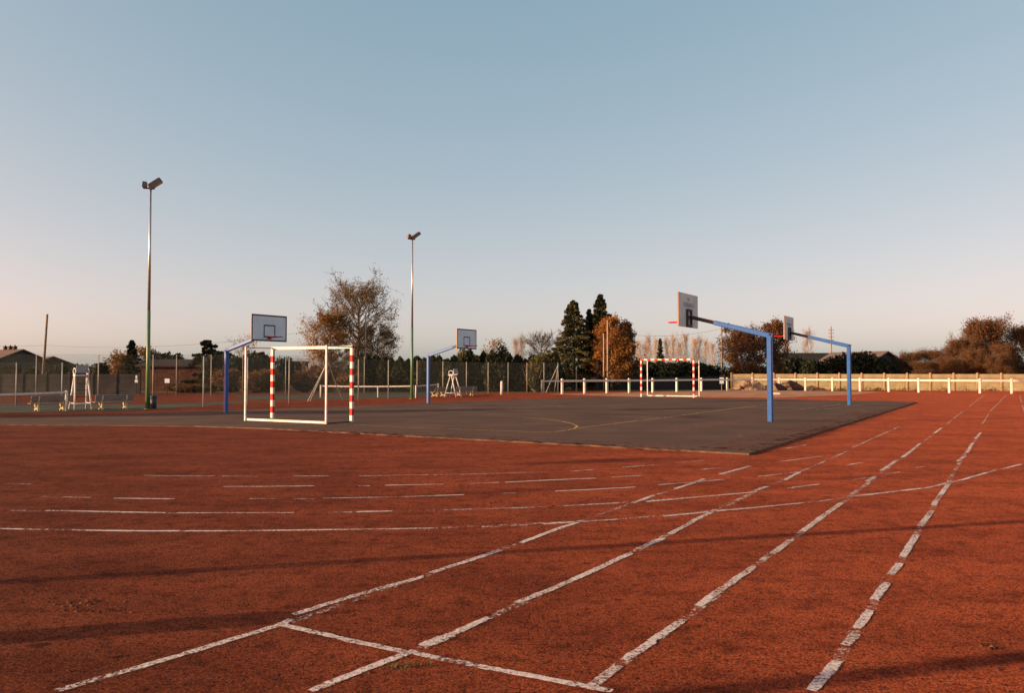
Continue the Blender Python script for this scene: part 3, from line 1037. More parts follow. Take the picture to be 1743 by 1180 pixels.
chain_fence('long chain link fence on thin grey posts running behind both left basketball hoops',
            [(346, 693), (421, 690), (492, 688), (557, 683), (610, 682), (661, 679.5), (710, 678), (754, 675), (794, 672), (831, 670.5), (865, 670), (897, 669.5), (926, 669.5), (950, 669)],
            2.2, braces=((3, -0.95, -0.25), (3, -0.75, -0.6), (3, 0.75, 0.2), (13, -0.9, 0.1), (13, -0.3, -0.3)))
chain_fence('tall rear chain link fence in front of the grey wall and brick building',
            [(-60, 675), (61, 675), (167, 675), (260, 674.5), (300, 674), (359, 674), (413, 673.5), (486, 672.5), (553, 672), (620, 671)], 2.62, pitch=0.12)
chain_fence('low chain link fence at the far left beyond the tennis net', [(-51, 690), (27, 690.5), (105, 690)], 1.95, post_r=0.026)


# ================================================================== LAMPS, HOOPS, GOALS
def make_lamp(label, loc, rz, H=9.0):
    t = thing('floodlight_pole', label, 'floodlight', loc, rz, 'floodlight poles along the courts')
    mb = MB()
    mb.tube([(0, 0, -0.05), (0, 0, 4.0)], [0.085, 0.068], 12)
    mb.tube([(0, 0, 0), (0, 0, 0.03)], [0.16, 0.16], 12)
    mb.build('lower_pole', M['pole_green'], t, True)
    mb = MB()
    mb.tube([(0, 0, 4.0), (0, 0, H)], [0.062, 0.040], 12)
    mb.build('upper_pole', M['galvanised'], t, True)
    mb = MB()
    mb.bar((-0.28, 0, H + 0.03), (0.16, 0, H + 0.03), 0.06, 0.06)
    mb.bar((0.10, 0, H + 0.03), (0.12, 0, H + 0.14), 0.06, 0.05)
    mb.bar((-0.2, 0, H + 0.03), (-0.2, 0, H + 0.12), 0.05, 0.05)
    mb.build('bracket', M['lamp_body'], t)
    # big head tilted up to the right, small one on the left
    for (cx, cz, w, dpt, hh, ry, y) in ((0.17, 0.235, 0.56, 0.40, 0.19, -0.66, 0.0), (-0.22, 0.165, 0.17, 0.26, 0.22, 0.10, 0.0)):
        mb = MB()
        mt = Matrix.Rotation(ry, 3, 'Y')
        sec = [(-0.5, -0.5), (0.5, -0.5), (0.5, 0.30), (0.42, 0.5), (-0.42, 0.5), (-0.5, 0.30)]
        b = 0
        for s in (-0.5, 0.5):
            for (a, c) in sec:
                mb.v.append(tuple(Vector((cx, y, H + cz)) + mt @ Vector((a * w, s * dpt, c * hh))))
        for i in range(6):
            j = (i + 1) % 6
            mb.face([i, j, 6 + j, 6 + i])
        mb.face([5, 4, 3, 2, 1, 0])
        mb.face([6, 7, 8, 9, 10, 11])
        head = mb.build('lamp_head', M['lamp_body'], t)
        mb = MB()
        nrm = mt @ Vector((0, 0, -1))
        cc = Vector((cx, y, H + cz)) + nrm * (hh * 0.5 + 0.004)
        mb.box(cc, (w * 0.88, dpt * 0.86, 0.006), ry=ry)
        mb.build('glass', M['lamp_glass'], head)
    return t


lampA = make_lamp('tall floodlight pole with green base beside the litter bin on the left', ground(251, 697), R(18))
dup(lampA, 'slim floodlight pole with green base behind the left far basketball hoop', ground(701, 679.5), R(30))

HOOP = Vector((0.852, -0.524, 0))


def make_hoop(label, loc, rz, scale):
    t = thing('basketball_hoop', label, 'basketball hoop', loc, rz, 'basketball hoops on the court', scale)
    H, X = 2.58, 2.50
    mb = MB()
    mb.bar((0, 0, -0.05), (0, 0, H), 0.155, 0.155, ch=0.025, up=(0, 1, 0))
    mb.build('post', M['blue_paint'], t)
    # arm
    a, e = Vector((0.0, 0, H - 0.02)), Vector((X - 0.06, 0, 3.20))
    mid = a + (e - a) * 0.68
    mb = MB()
    mb.bar(a - (e - a).normalized() * 0.09, mid, 0.14, 0.165, ch=0.022, w1=0.125, h1=0.14)
    mb.build('arm', M['blue_paint'], t)
    mb = MB()
    mb.bar(mid, e, 0.105, 0.115, ch=0.018)
    mb.build('arm_extension', M['dark_steel'], t)
    for (x, y, z) in ((0.0, 0.10, H + 0.01), (0.04, -0.10, H - 0.05)):
        mb = MB()
        mb.tube([(x, y - 0.015, z), (x, y + 0.015, z)], 0.03, 6)
        mb.build('bolt', M['dark_steel'], t)
    mb = MB()
    for y in (-0.18, 0.18):
        mb.box((X - 0.035, y, 3.16), (0.05, 0.085, 0.56))
    for z in (2.92, 3.20, 3.42):
        mb.box((X - 0.045, 0, z), (0.05, 0.30, 0.06))
    mb.build('bracket', M['dark_steel'], t)
    # board 1.8 x 1.05: front X+, back X-
    mb = MB()
    z0, z1, hw, th = 2.88, 3.93, 0.90, 0.035
    b = [(X, -hw, z0), (X, hw, z0), (X, hw, z1), (X, -hw, z1), (X + th, -hw, z0), (X + th, hw, z0), (X + th, hw, z1), (X + th, -hw, z1)]
    mb.v = b
    mb.face([4, 5, 6, 7], 0)
    mb.face([3, 2, 1, 0], 1)
    for q in ([0, 1, 5, 4], [1, 2, 6, 5], [2, 3, 7, 6], [3, 0, 4, 7]):
        mb.face(q, 2)
    board = mb.build('backboard', [M['board'], M['board_back'], M['board_edge']], t)
    mb = MB()
    f = X + th + 0.002
    for (y, z, sy, szz) in ((0, z0 + .03, 1.8, .06), (0, z1 - .03, 1.8, .06), (-hw + .03, (z0 + z1) / 2, .06, .93), (hw - .03, (z0 + z1) / 2, .06, .93)):
        mb.box((f, y, z), (0.004, sy - 0.002, szz))
    mb.build('border_line', M['ink_dark'], board)
    mb = MB()
    zs = 3.06
    for (y, z, sy, szz) in ((0, zs, .59, .05), (0, zs + .45, .59, .05), (-.27, zs + .225, .05, .40), (.27, zs + .225, .05, .40)):
        mb.box((f, y, z), (0.004, sy, szz))
    mb.build('target_square', M['ink_dark'], board)
    # blurred blue maker's print on the back: a small mark over one row of letters
    mb = MB()
    rnd = random.Random(3)
    fb = X - 0.002
    mb.box((fb, 0, 3.78), (0.003, 0.22, 0.03)).box((fb, 0, 3.735), (0.003, 0.12, 0.03))
    y = -0.50
    while y < 0.48:
        w = 0.075
        k = rnd.randint(0, 3)
        zc = 3.58
        mb.box((fb, y, zc), (0.003, 0.022, 0.13))
        if k != 1:
            mb.box((fb, y + w * 0.72, zc), (0.003, 0.020, 0.13))
        if k != 0:
            mb.box((fb, y + w * 0.36, zc + 0.055), (0.003, 0.032, 0.02))
        if k != 2:
            mb.box((fb, y + w * 0.36, zc - 0.055), (0.003, 0.032, 0.02))
        mb.box((fb, y + w * 0.36, zc), (0.003, 0.032, 0.018))
        y += 0.104
    mb.build('printed_mark', M['ink_blue'], board)['kind'] = 'stuff'
    # rim
    mb = MB()
    rc = Vector((X + th + 0.15 + 0.235, 0, 3.05))
    ring = [rc + Vector((0.235 * math.cos(k * PI / 14), 0.235 * math.sin(k * PI / 14), 0)) for k in range(28)]
    n = 28
    b = 0
    for k in range(n):
        o = (ring[k] - rc).normalized()
        for j in range(6):
            q = 2 * PI * j / 6
            mb.v.append(tuple(ring[k] + o * 0.015 * math.cos(q) + Vector((0, 0, 0.015 * math.sin(q)))))
    for k in range(n):
        for j in range(6):
            mb.face([k * 6 + j, k * 6 + (j + 1) % 6, ((k + 1) % n) * 6 + (j + 1) % 6, ((k + 1) % n) * 6 + j])
    mb.box((X + th + 0.008, 0, 3.02), (0.012, 0.18, 0.12))
    mb.bar((X + th + 0.01, 0.06, 3.035), (X + th + 0.21, 0.16, 3.045), 0.02, 0.03)
    mb.bar((X + th + 0.01, -0.06, 3.035), (X + th + 0.21, -0.16, 3.045), 0.02, 0.03)
    mb.build('rim', M['red_paint'], t)
    return t


ang = math.atan2(HOOP.y, HOOP.x)
hoop = make_hoop('nearest blue basketball hoop with back of board shown, at the right court edge', ground(1311.5, 718, SLAB), ang + PI, 1.0)
dup(hoop, 'smaller blue basketball hoop on the right, beyond the nearest one', ground(1446, 690, SLAB), ang + PI, 1.03)
dup(hoop, 'basketball hoop with the big framed board, on blue post behind the left goal', ground(384.5, 702.5, SLAB), ang, 0.885)
dup(hoop, 'far basketball hoop on thin blue post near the distant umpire chair', ground(729, 686, SLAB), ang, 0.885)


def striped(mb, p0, p1, w, n, first=0, up=None, plain=None):
    """bar built of alternating red (1) and white (0) lengths; plain = sides kept white"""
    p0, p1 = Vector(p0), Vector(p1)
    for i in range(n):
        m = (i + first) % 2
        a, b = p0 + (p1 - p0) * (i / n), p0 + (p1 - p0) * ((i + 1) / n)
        mats = [m] * 4
        if plain:
            for s in plain:
                mats[s] = 0
        mb.bar(a, b, w, w, m, up=up, mats=mats)


def make_goal(label, loc, rz):
    """local x along the mouth, +y the court side, frame goes back to -y"""
    t = thing('handball_goal', label, 'goal', loc, rz, 'handball goals on the court')
    W, H, D, w = 3.2, 2.26, 1.1, 0.09
    for s in (-1, 1):
        mb = MB()
        striped(mb, (s * (W / 2), 0, 0), (s * (W / 2), 0, H - w), w, 11, 0, up=(0, 1, 0))
        mb.build('post', [M['white_paint'], M['red_paint']], t)
    mb = MB()
    striped(mb, (-W / 2 - w / 2, 0, H - w / 2), (W / 2 + w / 2, 0, H - w / 2), w, 15, 1, plain=(1,))
    mb.build('crossbar', [M['white_paint'], M['red_paint']], t)
    for s in (-1, 1):
        mb = MB()
        mb.bar((s * W / 2, -w / 2, H - 0.04), (s * W / 2, -D + 0.025, H - 0.05), 0.04, 0.04)
        mb.build('top_side_bar', M['white_paint'], t)
        mb = MB()
        mb.bar((s * W / 2, -D, 0), (s * W / 2, -D, H - 0.025), 0.048, 0.048, up=(0, 1, 0))
        mb.build('back_post', M['white_paint'], t)
        mb = MB()
        mb.bar((s * W / 2, -w / 2, 0.02), (s * W / 2, -D + 0.03, 0.02), 0.04, 0.03)
        mb.build('bottom_side_bar', M['dark_steel'], t)
    mb = MB()
    mb.bar((-W / 2 + 0.1, -D, 0.045), (W / 2 - 0.025, -D, 0.040), 0.06, 0.065)
    mb.build('ground_bar', M['white_paint'], t)
    return t


gl, gr_ = ground(462, 713.5, SLAB), ground(600, 718.6, SLAB)
mid = (gl + gr_) / 2
goal = make_goal('near red and white handball goal seen from behind, on the left of the court', mid, R(-29))
gc = (ground(1091, 676.3, SLAB) + ground(1180, 676.3, SLAB)) / 2
dup(goal, 'far red and white handball goal in front of the white rail', gc, R(-29) + PI)


# ================================================================== TENNIS FURNITURE
def make_umpire(label, loc, rz, scale):
    t = thing('umpire_chair', label, 'umpire chair', loc, rz, 'umpire chairs beside the tennis nets', scale)
    hb, sep, hz = 0.46, 0.28, 1.40
    for y in (-sep, sep):
        for s in (-1, 1):
            mb = MB()
            mb.tube([(s * hb, y * 1.15, 0), (s * 0.05, y * 0.85, hz)], 0.036, 7)
            mb.build('leg', M['white_paint'], t, True)
    mb = MB()
    mb.box((0, 0, hz + 0.02), (0.42, 0.52, 0.05))
    mb.build('seat', M['white_paint'], t)
    mb = MB()
    mb.box((-0.20, 0, hz + 0.28), (0.03, 0.44, 0.32))
    mb.build('backrest', M['chair_panel'], t)
    for y in (-0.25, 0.25):
        mb = MB()
        ring = [(-0.02 + 0.20 * math.cos(k * PI / 8), y, hz + 0.19 + 0.13 * math.sin(k * PI / 8)) for k in range(17)]
        mb.tube(ring, 0.022, 6, caps=False)
        mb.build('armrest', M['white_paint'], t, True)
    for s in (-1, 1):
        mb = MB()
        x = s * (hb - (hb - 0.14) * 0.17)
        mb.tube([(x, -sep * 1.1, 0.24), (x, sep * 1.1, 0.24)], 0.022, 6)
        mb.build('crossbar', M['white_paint'], t, True)
    for y in (-1, 1):
        mb = MB()
        mb.tube([(-0.40, y * sep * 1.1, 0.26), (0.40, y * sep * 1.1, 0.26)], 0.02, 6)
        mb.build('crossbar', M['white_paint'], t, True)
    for k in range(1, 4):
        z = hz * (0.17 + 0.2 * k)
        mb = MB()
        x = hb - (hb - 0.05) * z / hz
        mb.tube([(x, -sep, z), (x, sep, z)], 0.018, 6)
        mb.build('rung', M['dark_steel'], t, True)
    return t


ump = make_umpire('white tall umpire chair between the two near benches on the left', ground(137, 697), R(131), 0.97)
dup(ump, 'distant white umpire chair between two benches beside the far hoop', ground(771, 676), R(150), 0.93)


def make_bench(label, loc, rz, scale):
    t = thing('park_bench', label, 'bench', loc, rz, 'benches beside the umpire chairs', scale)
    for i, (y, z) in enumerate(((-0.20, 0.43), (-0.06, 0.42), (0.08, 0.42))):
        mb = MB()
        mb.box((0, y, z), (1.6, 0.115, 0.04))
        mb.build('seat_slat', M['bench_slat'], t)
    for i in range(3):
        mb = MB()
        mb.box((0, 0.19 + 0.045 * i, 0.54 + 0.125 * i), (1.6, 0.035, 0.11), rx=-0.33)
        mb.build('back_slat', M['bench_slat'], t)
    for x in (-0.5, 0.5):
        mb = MB()
        prof = [(-0.26, 0.0), (-0.20, 0.07), (-0.12, 0.16), (-0.22, 0.28), (-0.25, 0.39)]
        mb.tube([(x, a, b) for a, b in prof], [0.06, 0.055, 0.05, 0.05, 0.045], 7)
        mb.tube([(x, 0.24, 0.0), (x, 0.14, 0.10), (x, 0.12, 0.24), (x, 0.17, 0.39)], [0.06, 0.055, 0.05, 0.045], 7)
        mb.tube([(x, -0.22, 0.09), (x, 0.0, 0.13), (x, 0.16, 0.09)], 0.05, 7)
        mb.tube([(x, -0.26, 0.385), (x, 0.18, 0.38)], 0.03, 6)
        mb.tube([(x, 0.16, 0.38), (x, 0.235, 0.6), (x, 0.315, 0.82)], [0.035, 0.028, 0.02], 6)
        mb.build('leg', M['bench_leg'], t, True)
    return t


bench = make_bench('grey slatted bench with yellowish legs behind the left tennis net', ground(85, 699.5), R(226), (0.90, 0.90, 0.70))
dup(bench, 'grey slatted bench with yellowish legs right of the near umpire chair', ground(193, 697), R(220))
dup(bench, 'distant pale bench just right of the far blue hoop post', ground(748, 675.5), R(238))
dup(bench, 'distant dark bench right of the far umpire chair', ground(792, 674), R(206))


def tennis_net(label, A, B, H, sag, strap=None, posts=True, pr=0.05):
    t = thing('tennis_net', label, 'tennis net', (A.x, A.y, 0), math.atan2(B.y - A.y, B.x - A.x), 'tennis nets')
    L = (Vector((B.x, B.y, 0)) - Vector((A.x, A.y, 0))).length
    for x in (0, L):
        mb = MB()
        mb.tube([(x, 0, -0.02), (x, 0, H + 0.03)], pr, 8)
        mb.build('post', M['white_post'], t, True)

    def top(x):
        u = x / L
        return H - sag * 4 * u * (1 - u)
    n = 14
    mb = MB()
    for i in range(n):
        x0, x1 = L * i / n, L * (i + 1) / n
        mb.bar((x0, 0, top(x0) - 0.03), (x1, 0, top(x1) - 0.03), 0.03, 0.075)
    mb.build('tape', M['white_paint'], t)
    mb = MB()
    k = 0
    while k * 0.10 < L:
        x = k * 0.10
        mb.bar((x, 0, 0.03), (x, 0, top(x) - 0.06), 0.006, 0.006)
        k += 1
    for j in range(1, 8):
        for i in range(n):
            x0, x1 = L * i / n, L * (i + 1) / n
            f = j / 8
            mb.bar((x0, 0.004, (top(x0) - 0.06) * f), (x1, 0.004, (top(x1) - 0.06) * f), 0.006, 0.006)
    o = mb.build('netting', M['net'], t)
    o['kind'] = 'stuff'
    if strap is not None:
        mb = MB()
        mb.bar((strap * L, -0.02, 0.02), (strap * L, -0.02, top(strap * L) - 0.05), 0.06, 0.012)
        mb.build('centre_strap', M['white_post'], t)
    return t


a = ground(113, 700)
tennis_net('tennis net with white tape running out of the photo at the left edge', a, ground(-215, 709), 0.76, 0.06)
tennis_net('middle tennis net with white tape and centre strap behind the near goal', ground(546, 677), ground(703, 677.5), 0.72, 0.03, 0.62, pr=0.055)
tennis_net('short looking far tennis net between the second floodlight and the far bench', ground(708, 678), ground(746, 672.5), 0.72, 0.0)

# litter bin next to the near lamp
lb = thing('litter_bin', 'dark litter bin standing right beside the near floodlight pole', 'litter bin', ground(261, 697))
mb = MB()
mb.tube([(0, 0, 0.03), (0, 0, 0.50)], [0.115, 0.135], 14)
mb.build('body', M['bin'], lb, True)
mb = MB()
mb.tube([(0, 0, 0.50), (0, 0, 0.535), (0, 0, 0.56)], [0.145, 0.145, 0.10], 14)
mb.build('lid', M['bin'], lb)
mb = MB()
mb.tube([(-0.16, 0, 0), (-0.16, 0, 0.66)], 0.018, 6)
mb.build('post', M['dark_steel'], lb)

# little signs
for (px, py, w, h, dist, label) in ((232, 646, 0.20, 0.20, 54.5, 'small pale notice with a narrow plate above it on the left fence'), (284.5, 648.5, 0.30, 0.27, 50.2, 'small white square notice on the fence before the brick building')):
    p = at(px, py + (3 if w < .25 else 0), dist)
    t = thing('notice', label, 'sign', p)
    mb = MB()
    mb.box((0, 0, 0), (w, 0.012, h))
    mb.build('plate', M['board'], t)
    if w < .25:
        mb = MB()
        mb.box((0, 0, 0.27), (0.11, 0.012, 0.24))
        mb.build('plate', M['board'], t)
    mb = MB()
    mb.tube([(0, 0.03, -p.z), (0, 0.03, 0.1)], 0.02, 6)
    mb.build('post', M['dark_boards'], t)

# lone white post, white kerb block
p = ground(854, 672)
o = thing('bollard', 'lone thick white post standing left of the white rail', 'bollard', p)
mb = MB()
mb.tube([(0, 0, -0.05), (0, 0, 0.84)], [0.10, 0.09], 10)
mb.build('shaft', M['white_post'], o, True)
mb = MB()
mb.tube([(0, 0, 0.84), (0, 0, 0.88), (0, 0, 0.91)], [0.095, 0.08, 0.03], 10)
mb.build('cap', M['white_post'], o)
mb = MB()
mb.box((0, 0, 0.06), (0.46, 0.24, 0.12), rz=R(-8))
mb.box((0.02, 0, 0.13), (0.38, 0.18, 0.02), rz=R(-8))
o = mb.build('concrete_block', M['white_post'], None, loc=ground(1321, 672))
tag(o, 'small white concrete block lying beside the nearest blue hoop post', 'block')
p = ground(981, 666)
mb = MB()
mb.tube([(p.x, p.y, 0), (p.x, p.y, 1.72)], 0.055, 7)
mb.tube([(p.x, p.y, 1.72), (p.x, p.y, 1.76)], [0.055, 0.02], 7)
o = mb.build('wooden_stake', M['pale_wood'])
tag(o, 'pale stake behind the second post of the white rail', 'stake')


# ------------------------------------------------------------------ earth heaps
def heap(name, label, px0, px1, ytop, dist, m, seed, depth=2.2):
    a, b = at(px0, 650, dist), at(px1, 650, dist)
    t = at((px0 + px1) / 2, ytop, dist)
    w = (b.x - a.x) / 2
    rnd = random.Random(seed)
    ph = [rnd.uniform(0, 6.28) for _ in range(8)]
    mb = MB()
    nx, ny = 26, 12
    for j in range(ny + 1):
        for i in range(nx + 1):
            u, v = -1 + 2 * i / nx, -1 + 2 * j / ny
            r = math.hypot(u, v)
            e = max(0.0, 1 - r) ** 0.8
            q = 1 + 0.28 * math.sin(4 * u + ph[0]) * math.cos(3 * v + ph[1]) + 0.16 * math.sin(9 * u + ph[2] + 4 * v) + 0.08 * math.sin(19 * u + 13 * v + ph[3])
            z = t.z * e * max(0.2, q) * 1.05 + (0.03 * rnd.uniform(-1, 1) if e > 0 else 0) - 0.02
            mb.v.append((u * w, v * depth / 2, max(z, -0.02)))
    for j in range(ny):
        for i in range(nx):
            k = j * (nx + 1) + i
            mb.face([k, k + 1, k + nx + 2, k + nx + 1])
    o = mb.build(name, m, None, loc=((a.x + b.x) / 2, dist, 0))
    return tag(o, label, 'earth heap')


heap('earth_heap', 'pale earth heap behind the rail just left of the near blue post', 1238, 1312, 646, 67.6, M['earth'], 1)
heap('earth_heap', 'broad earth heap against the tan wall right of the near blue post', 1288, 1368, 648, 67.8, M['earth'], 2)
heap('earth_heap', 'low dark earth heap at the foot of the tan wall', 1378, 1407, 658.5, 67.4, M['dark_earth'], 3, 1.2)


def broken_slab(label, px, py, dist, s, tilt, rz):
    p = at(px, py, dist)
    mb = MB()
    out = [(-0.5, 0.26), (-0.36, 0.34), (0.08, 0.16), (0.5, -0.10), (0.5, -0.36), (-0.05, -0.36)]
    mt = Matrix.Rotation(rz, 3, 'Z') @ Matrix.Rotation(tilt, 3, 'X')
    for y in (-0.07, 0.07):
        for a, b in out:
            mb.v.append(tuple(mt @ Vector((a * s, y, b * s))))
    k = len(out)
    for i in range(k):
        j = (i + 1) % k
        mb.face([i, j, k + j, k + i])
    mb.face(list(range(k))[::-1])
    mb.face(list(range(k, 2 * k)))
    o = mb.build('broken_slab', M['slab_dark'], None, loc=p)
    return tag(o, label, 'rubble')


broken_slab('large dark broken slab leaning on the earth heap by the tan wall', 1354, 656.5, 66.6, 1.45, 0.5, 0.05)
broken_slab('dark broken slab lying right behind the near blue hoop post', 1328, 659, 66.4, 1.2, 0.6, 0.1)
broken_slab('small dark lump of rubble on the pale earth heap', 1263, 660, 66.0, 0.42, 0.5, 0.4)
# sign board and rubble by the wooden pole
p = at(1228.5, 648, 66.2)
t = thing('notice_board', 'pale upright notice behind the rail at the foot of a pole', 'sign', (p.x, p.y, 0))
mb = MB()
mb.box((0, 0, p.z), (0.34, 0.02, 0.50))
mb.build('plate', M['board'], t)
mb = MB()
mb.tube([(0, 0.04, 0), (0, 0.04, p.z + 0.2)], 0.03, 6)
mb.build('post', M['old_wood'], t)
heap('earth_heap', 'dark spoil heap behind the rail beside the pale notice', 1192, 1262, 645, 73.5, M['dark_earth'], 8, 3.0)
heap('earth_heap', 'reddish spoil heap behind the pale notice', 1215, 1247, 641, 75.0, M['earth'], 9, 1.6)


# ------------------------------------------------------------------ poles and wires
def util_pole(label, px, ytop, dist, r, m, lean=0.0, arms=0, cat='utility pole', yb=None):
    p = at(px, ytop, dist)
    t = thing('utility_pole', label, cat, (p.x, p.y, 0), 0, 'wooden utility poles')
    mb = MB()
    mb.tube([(-lean, 0, -0.1), (0, 0, p.z)], [r, r * 0.72], 8)
    mb.build('shaft', m, t, True)
    for k in range(arms):
        mb = MB()
        z = p.z - 0.5 - 0.45 * k
        mb.bar((-0.35, -0.03, z), (0.35, -0.03, z), 0.06, 0.06)
        for x in (-0.3, 0.3):
            mb.tube([(x, -0.03, z + 0.03), (x, -0.03, z + 0.16)], 0.03, 6)
        mb.build('crossarm', M['old_wood'], t)
    return p


u1 = util_pole('thick leaning wooden pole above the house roofs at the far left', 80.5, 535, 88, 0.15, M['old_wood'], 0.4)
u2 = util_pole('thin pale pole in front of the big bare tree', 622.5, 540, 72, 0.085, M['pale_wood'])
u3 = util_pole('tall thin pale pole in front of the orange tree', 1034, 545, 67.5, 0.075, M['pale_wood'])
u4 = util_pole('shorter thin pole just left of another before the orange tree', 1027.5, 568, 67.5, 0.06, M['pale_wood'])
u5 = util_pole('slim wooden pole at the left side of the round brown tree', 1228, 556, 77, 0.10, M['old_wood'])
u6 = util_pole('distant pole with crossarms above the dark roofs on the right', 1414.5, 556, 110, 0.11, M['old_wood'], 0, 4)


def cable(pts_a, b, sag, label):
    mb = MB()
    n = 14
    P = []
    for i in range(n + 1):
        t = i / n
        p = pts_a.lerp(b, t)
        P.append(p - Vector((0, 0, sag * 4 * t * (1 - t))))
    mb.tube(P, 0.011, 3, caps=False)
    o = mb.build('overhead_cable', M['wire_black'])
    tag(o, label, 'cable')


cable(Vector((u1.x, u1.y, at(77, 588, 88).z)), Vector((u2.x, u2.y, u2.z - 0.4)), 1.0, 'thin overhead cable crossing the sky left of the big bare tree')
cable(Vector((u5.x, u5.y, u5.z - 0.2)), Vector((u3.x, u3.y, u3.z - 1.0)), 0.5, 'thin overhead cable behind the far goal under the nearest board')
cable(Vector((u1.x, u1.y, at(77, 588, 88).z)), at(-120, 580, 84), 0.3, 'thin overhead cable leaving the photo at the left')


# ================================================================== HOUSES
def house(label, px, dist, rz, L, Wd, eave, ridge, wallm, roofm, chim=(), name='house', windows=True):
    """ridge along local x, gables at +-x"""
    p = at(px, 630, dist)
    t = thing(name, label, 'house', (p.x, p.y, 0), rz)
    h, w = L / 2, Wd / 2
    mb = MB()
    mb.v = [(-h, -w, 0), (h, -w, 0), (h, w, 0), (-h, w, 0), (-h, -w, eave), (h, -w, eave), (h, w, eave), (-h, w, eave), (-h, 0, ridge - 0.06), (h, 0, ridge - 0.06)]
    for f in ([0, 1, 5, 4], [2, 3, 7, 6], [1, 2, 6, 9, 5], [3, 0, 4, 8, 7]):
        mb.face(f)
    mb.build('wall', wallm, t)
    mb = MB()
    ov = 0.35
    sl = (ridge - eave) / w
    for s in (-1, 1):
        y1 = s * (w + ov)
        z1 = eave - sl * ov
        b = len(mb.v)
        mb.v += [(-h - ov, 0, ridge), (h + ov, 0, ridge), (h + ov, y1, z1), (-h - ov, y1, z1)]
        mb.v += [(-h - ov, 0, ridge + 0.14), (h + ov, 0, ridge + 0.14), (h + ov, y1, z1 + 0.14), (-h - ov, y1, z1 + 0.14)]
        for f in ([0, 1, 2, 3], [7, 6, 5, 4], [0, 3, 7, 4], [1, 5, 6, 2], [3, 2, 6, 7]):
            mb.face([b + i for i in f])
    roof = mb.build('roof', roofm, t)
    for x in chim:
        mb = MB()
        mb.box((x, 0, ridge + 0.1), (0.30, 0.36, 0.7))
        mb.box((x, 0, ridge + 0.47), (0.36, 0.42, 0.06))
        mb.tube([(x, 0, ridge + 0.5), (x, 0, ridge + 0.66)], 0.08, 6)
        mb.build('chimney', M['brick'], roof)
    if windows:
        for x in (-L * 0.3, 0, L * 0.3):
            mb = MB()
            mb.box((x, -w - 0.02, eave * 0.6), (1.0, 0.06, 1.2))
            f = mb.build('window', M['window'], t)
            mb = MB()
            for (a, b, c, d) in ((0, 0.64, 1.16, 0.08), (0, -0.64, 1.2, 0.08), (-0.54, 0, 0.08, 1.2), (0.54, 0, 0.08, 1.2)):
                mb.box((x + a, -w - 0.06, eave * 0.6 + b), (c, 0.05, d))
            mb.build('frame', M['white_post'], f)
        for s in (-1, 1):
            mb = MB()
            mb.box((s * (h + 0.02), 0, eave * 0.7), (0.06, 1.0, 1.2))
            mb.build('window', M['window'], t)
    return t


house('house with three chimneys on a lit roof at the far left edge', -6, 100, R(-30), 11.0, 7.5, 2.6, 4.15, M['render_wall'], M['roof'], (1.9, 3.0, 4.0))
house('smaller house with pale gable behind the leaning wooden pole', 84, 112, R(-52), 6.0, 6.0, 2.3, 3.55, M['render_wall'], M['roof'], ())
house('brick building with low roof behind the fence right of the litter bin', 318, 68, R(-4), 5.2, 5.0, 2.0, 2.45, M['brick'], M['roof_dark'], (), windows=False)
house('dark roofed long house right of the round brown tree', 1388, 100, R(6), 8.6, 7.0, 2.2, 3.75, M['slab_dark'], M['roof_dark'], (), windows=False)
house('house with sunlit roof slope and dark gable on the right', 1462, 92, R(-62), 7.0, 8.0, 1.9, 3.7, M['slab_dark'], M['roof'], (), windows=False)
# flat roofed pavilion seen through the goal
p = at(507, 640, 90)
t = thing('pavilion', 'small flat roofed pavilion seen through the near goal', 'building', (p.x, p.y, 0))
mb = MB()
mb.box((0, 0, 2.62), (1.9, 2.6, 0.22))
mb.build('roof', M['roof_dark'], t)
for x in (-0.78, -0.1, 0.78):
    mb = MB()
    mb.box((x, -0.95, 1.255), (0.16, 0.16, 2.51))
    mb.build('column', M['render_wall'], t)
mb = MB()
mb.box((0, 0.2, 1.25), (1.72, 1.9, 2.5))
mb.build('wall', M['grey_wall'], t)

# ================================================================== TREES
def height(ytop, dist):
    return at(CX, ytop, dist).z


def base_at(px, dist):
    p = at(px, 640, dist)
    return (p.x, p.y, 0)


D = 74
# the big half bare tree and its companions on its left
m_big = deciduous(21, height(472, D), 3.5, 0.17, 60, 17000, 0.060, LM['big'], M['bark'], 'oval', 0.95, 8, 5, 0.09, 0.11, 0.013)
plant('tall_tree', m_big, 'tallest tree, half bare with thin brown leaves, behind the near goal', 'tree', base_at(606, D), 0.4)
m_gold = deciduous(22, height(530, D - 3), 2.0, 0.12, 40, 12000, 0.062, LM['gold'], M['bark'], 'oval', 0.8, 7, 5, 0.1, 0.13, 0.012)
plant('golden_tree', m_gold, 'golden brown leafy tree on the left of the tallest tree', 'tree', base_at(566, D - 3), 1.0)
m_w = deciduous(23, height(538, D + 14), 1.9, 0.12, 34, 1500, 0.07, LM['gold'], M['pale_bark'], 'oval', 1.0, 6, 5, 0.16, 0.2, 0.010)
plant('bare_tree', m_w, 'thin pale bare tree at the left end of the tall tree clump', 'tree', base_at(533, D + 14), 0.0)
m_r = deciduous(24, height(556, D + 2), 2.1, 0.12, 34, 8000, 0.062, LM['big'], M['bark'], 'oval', 0.5, 7, 5, 0.02, 0.13, 0.012)
plant('small_tree', m_r, 'low spreading half bare tree on the right of the tallest tree', 'tree', base_at(641, D + 2), 2.0)

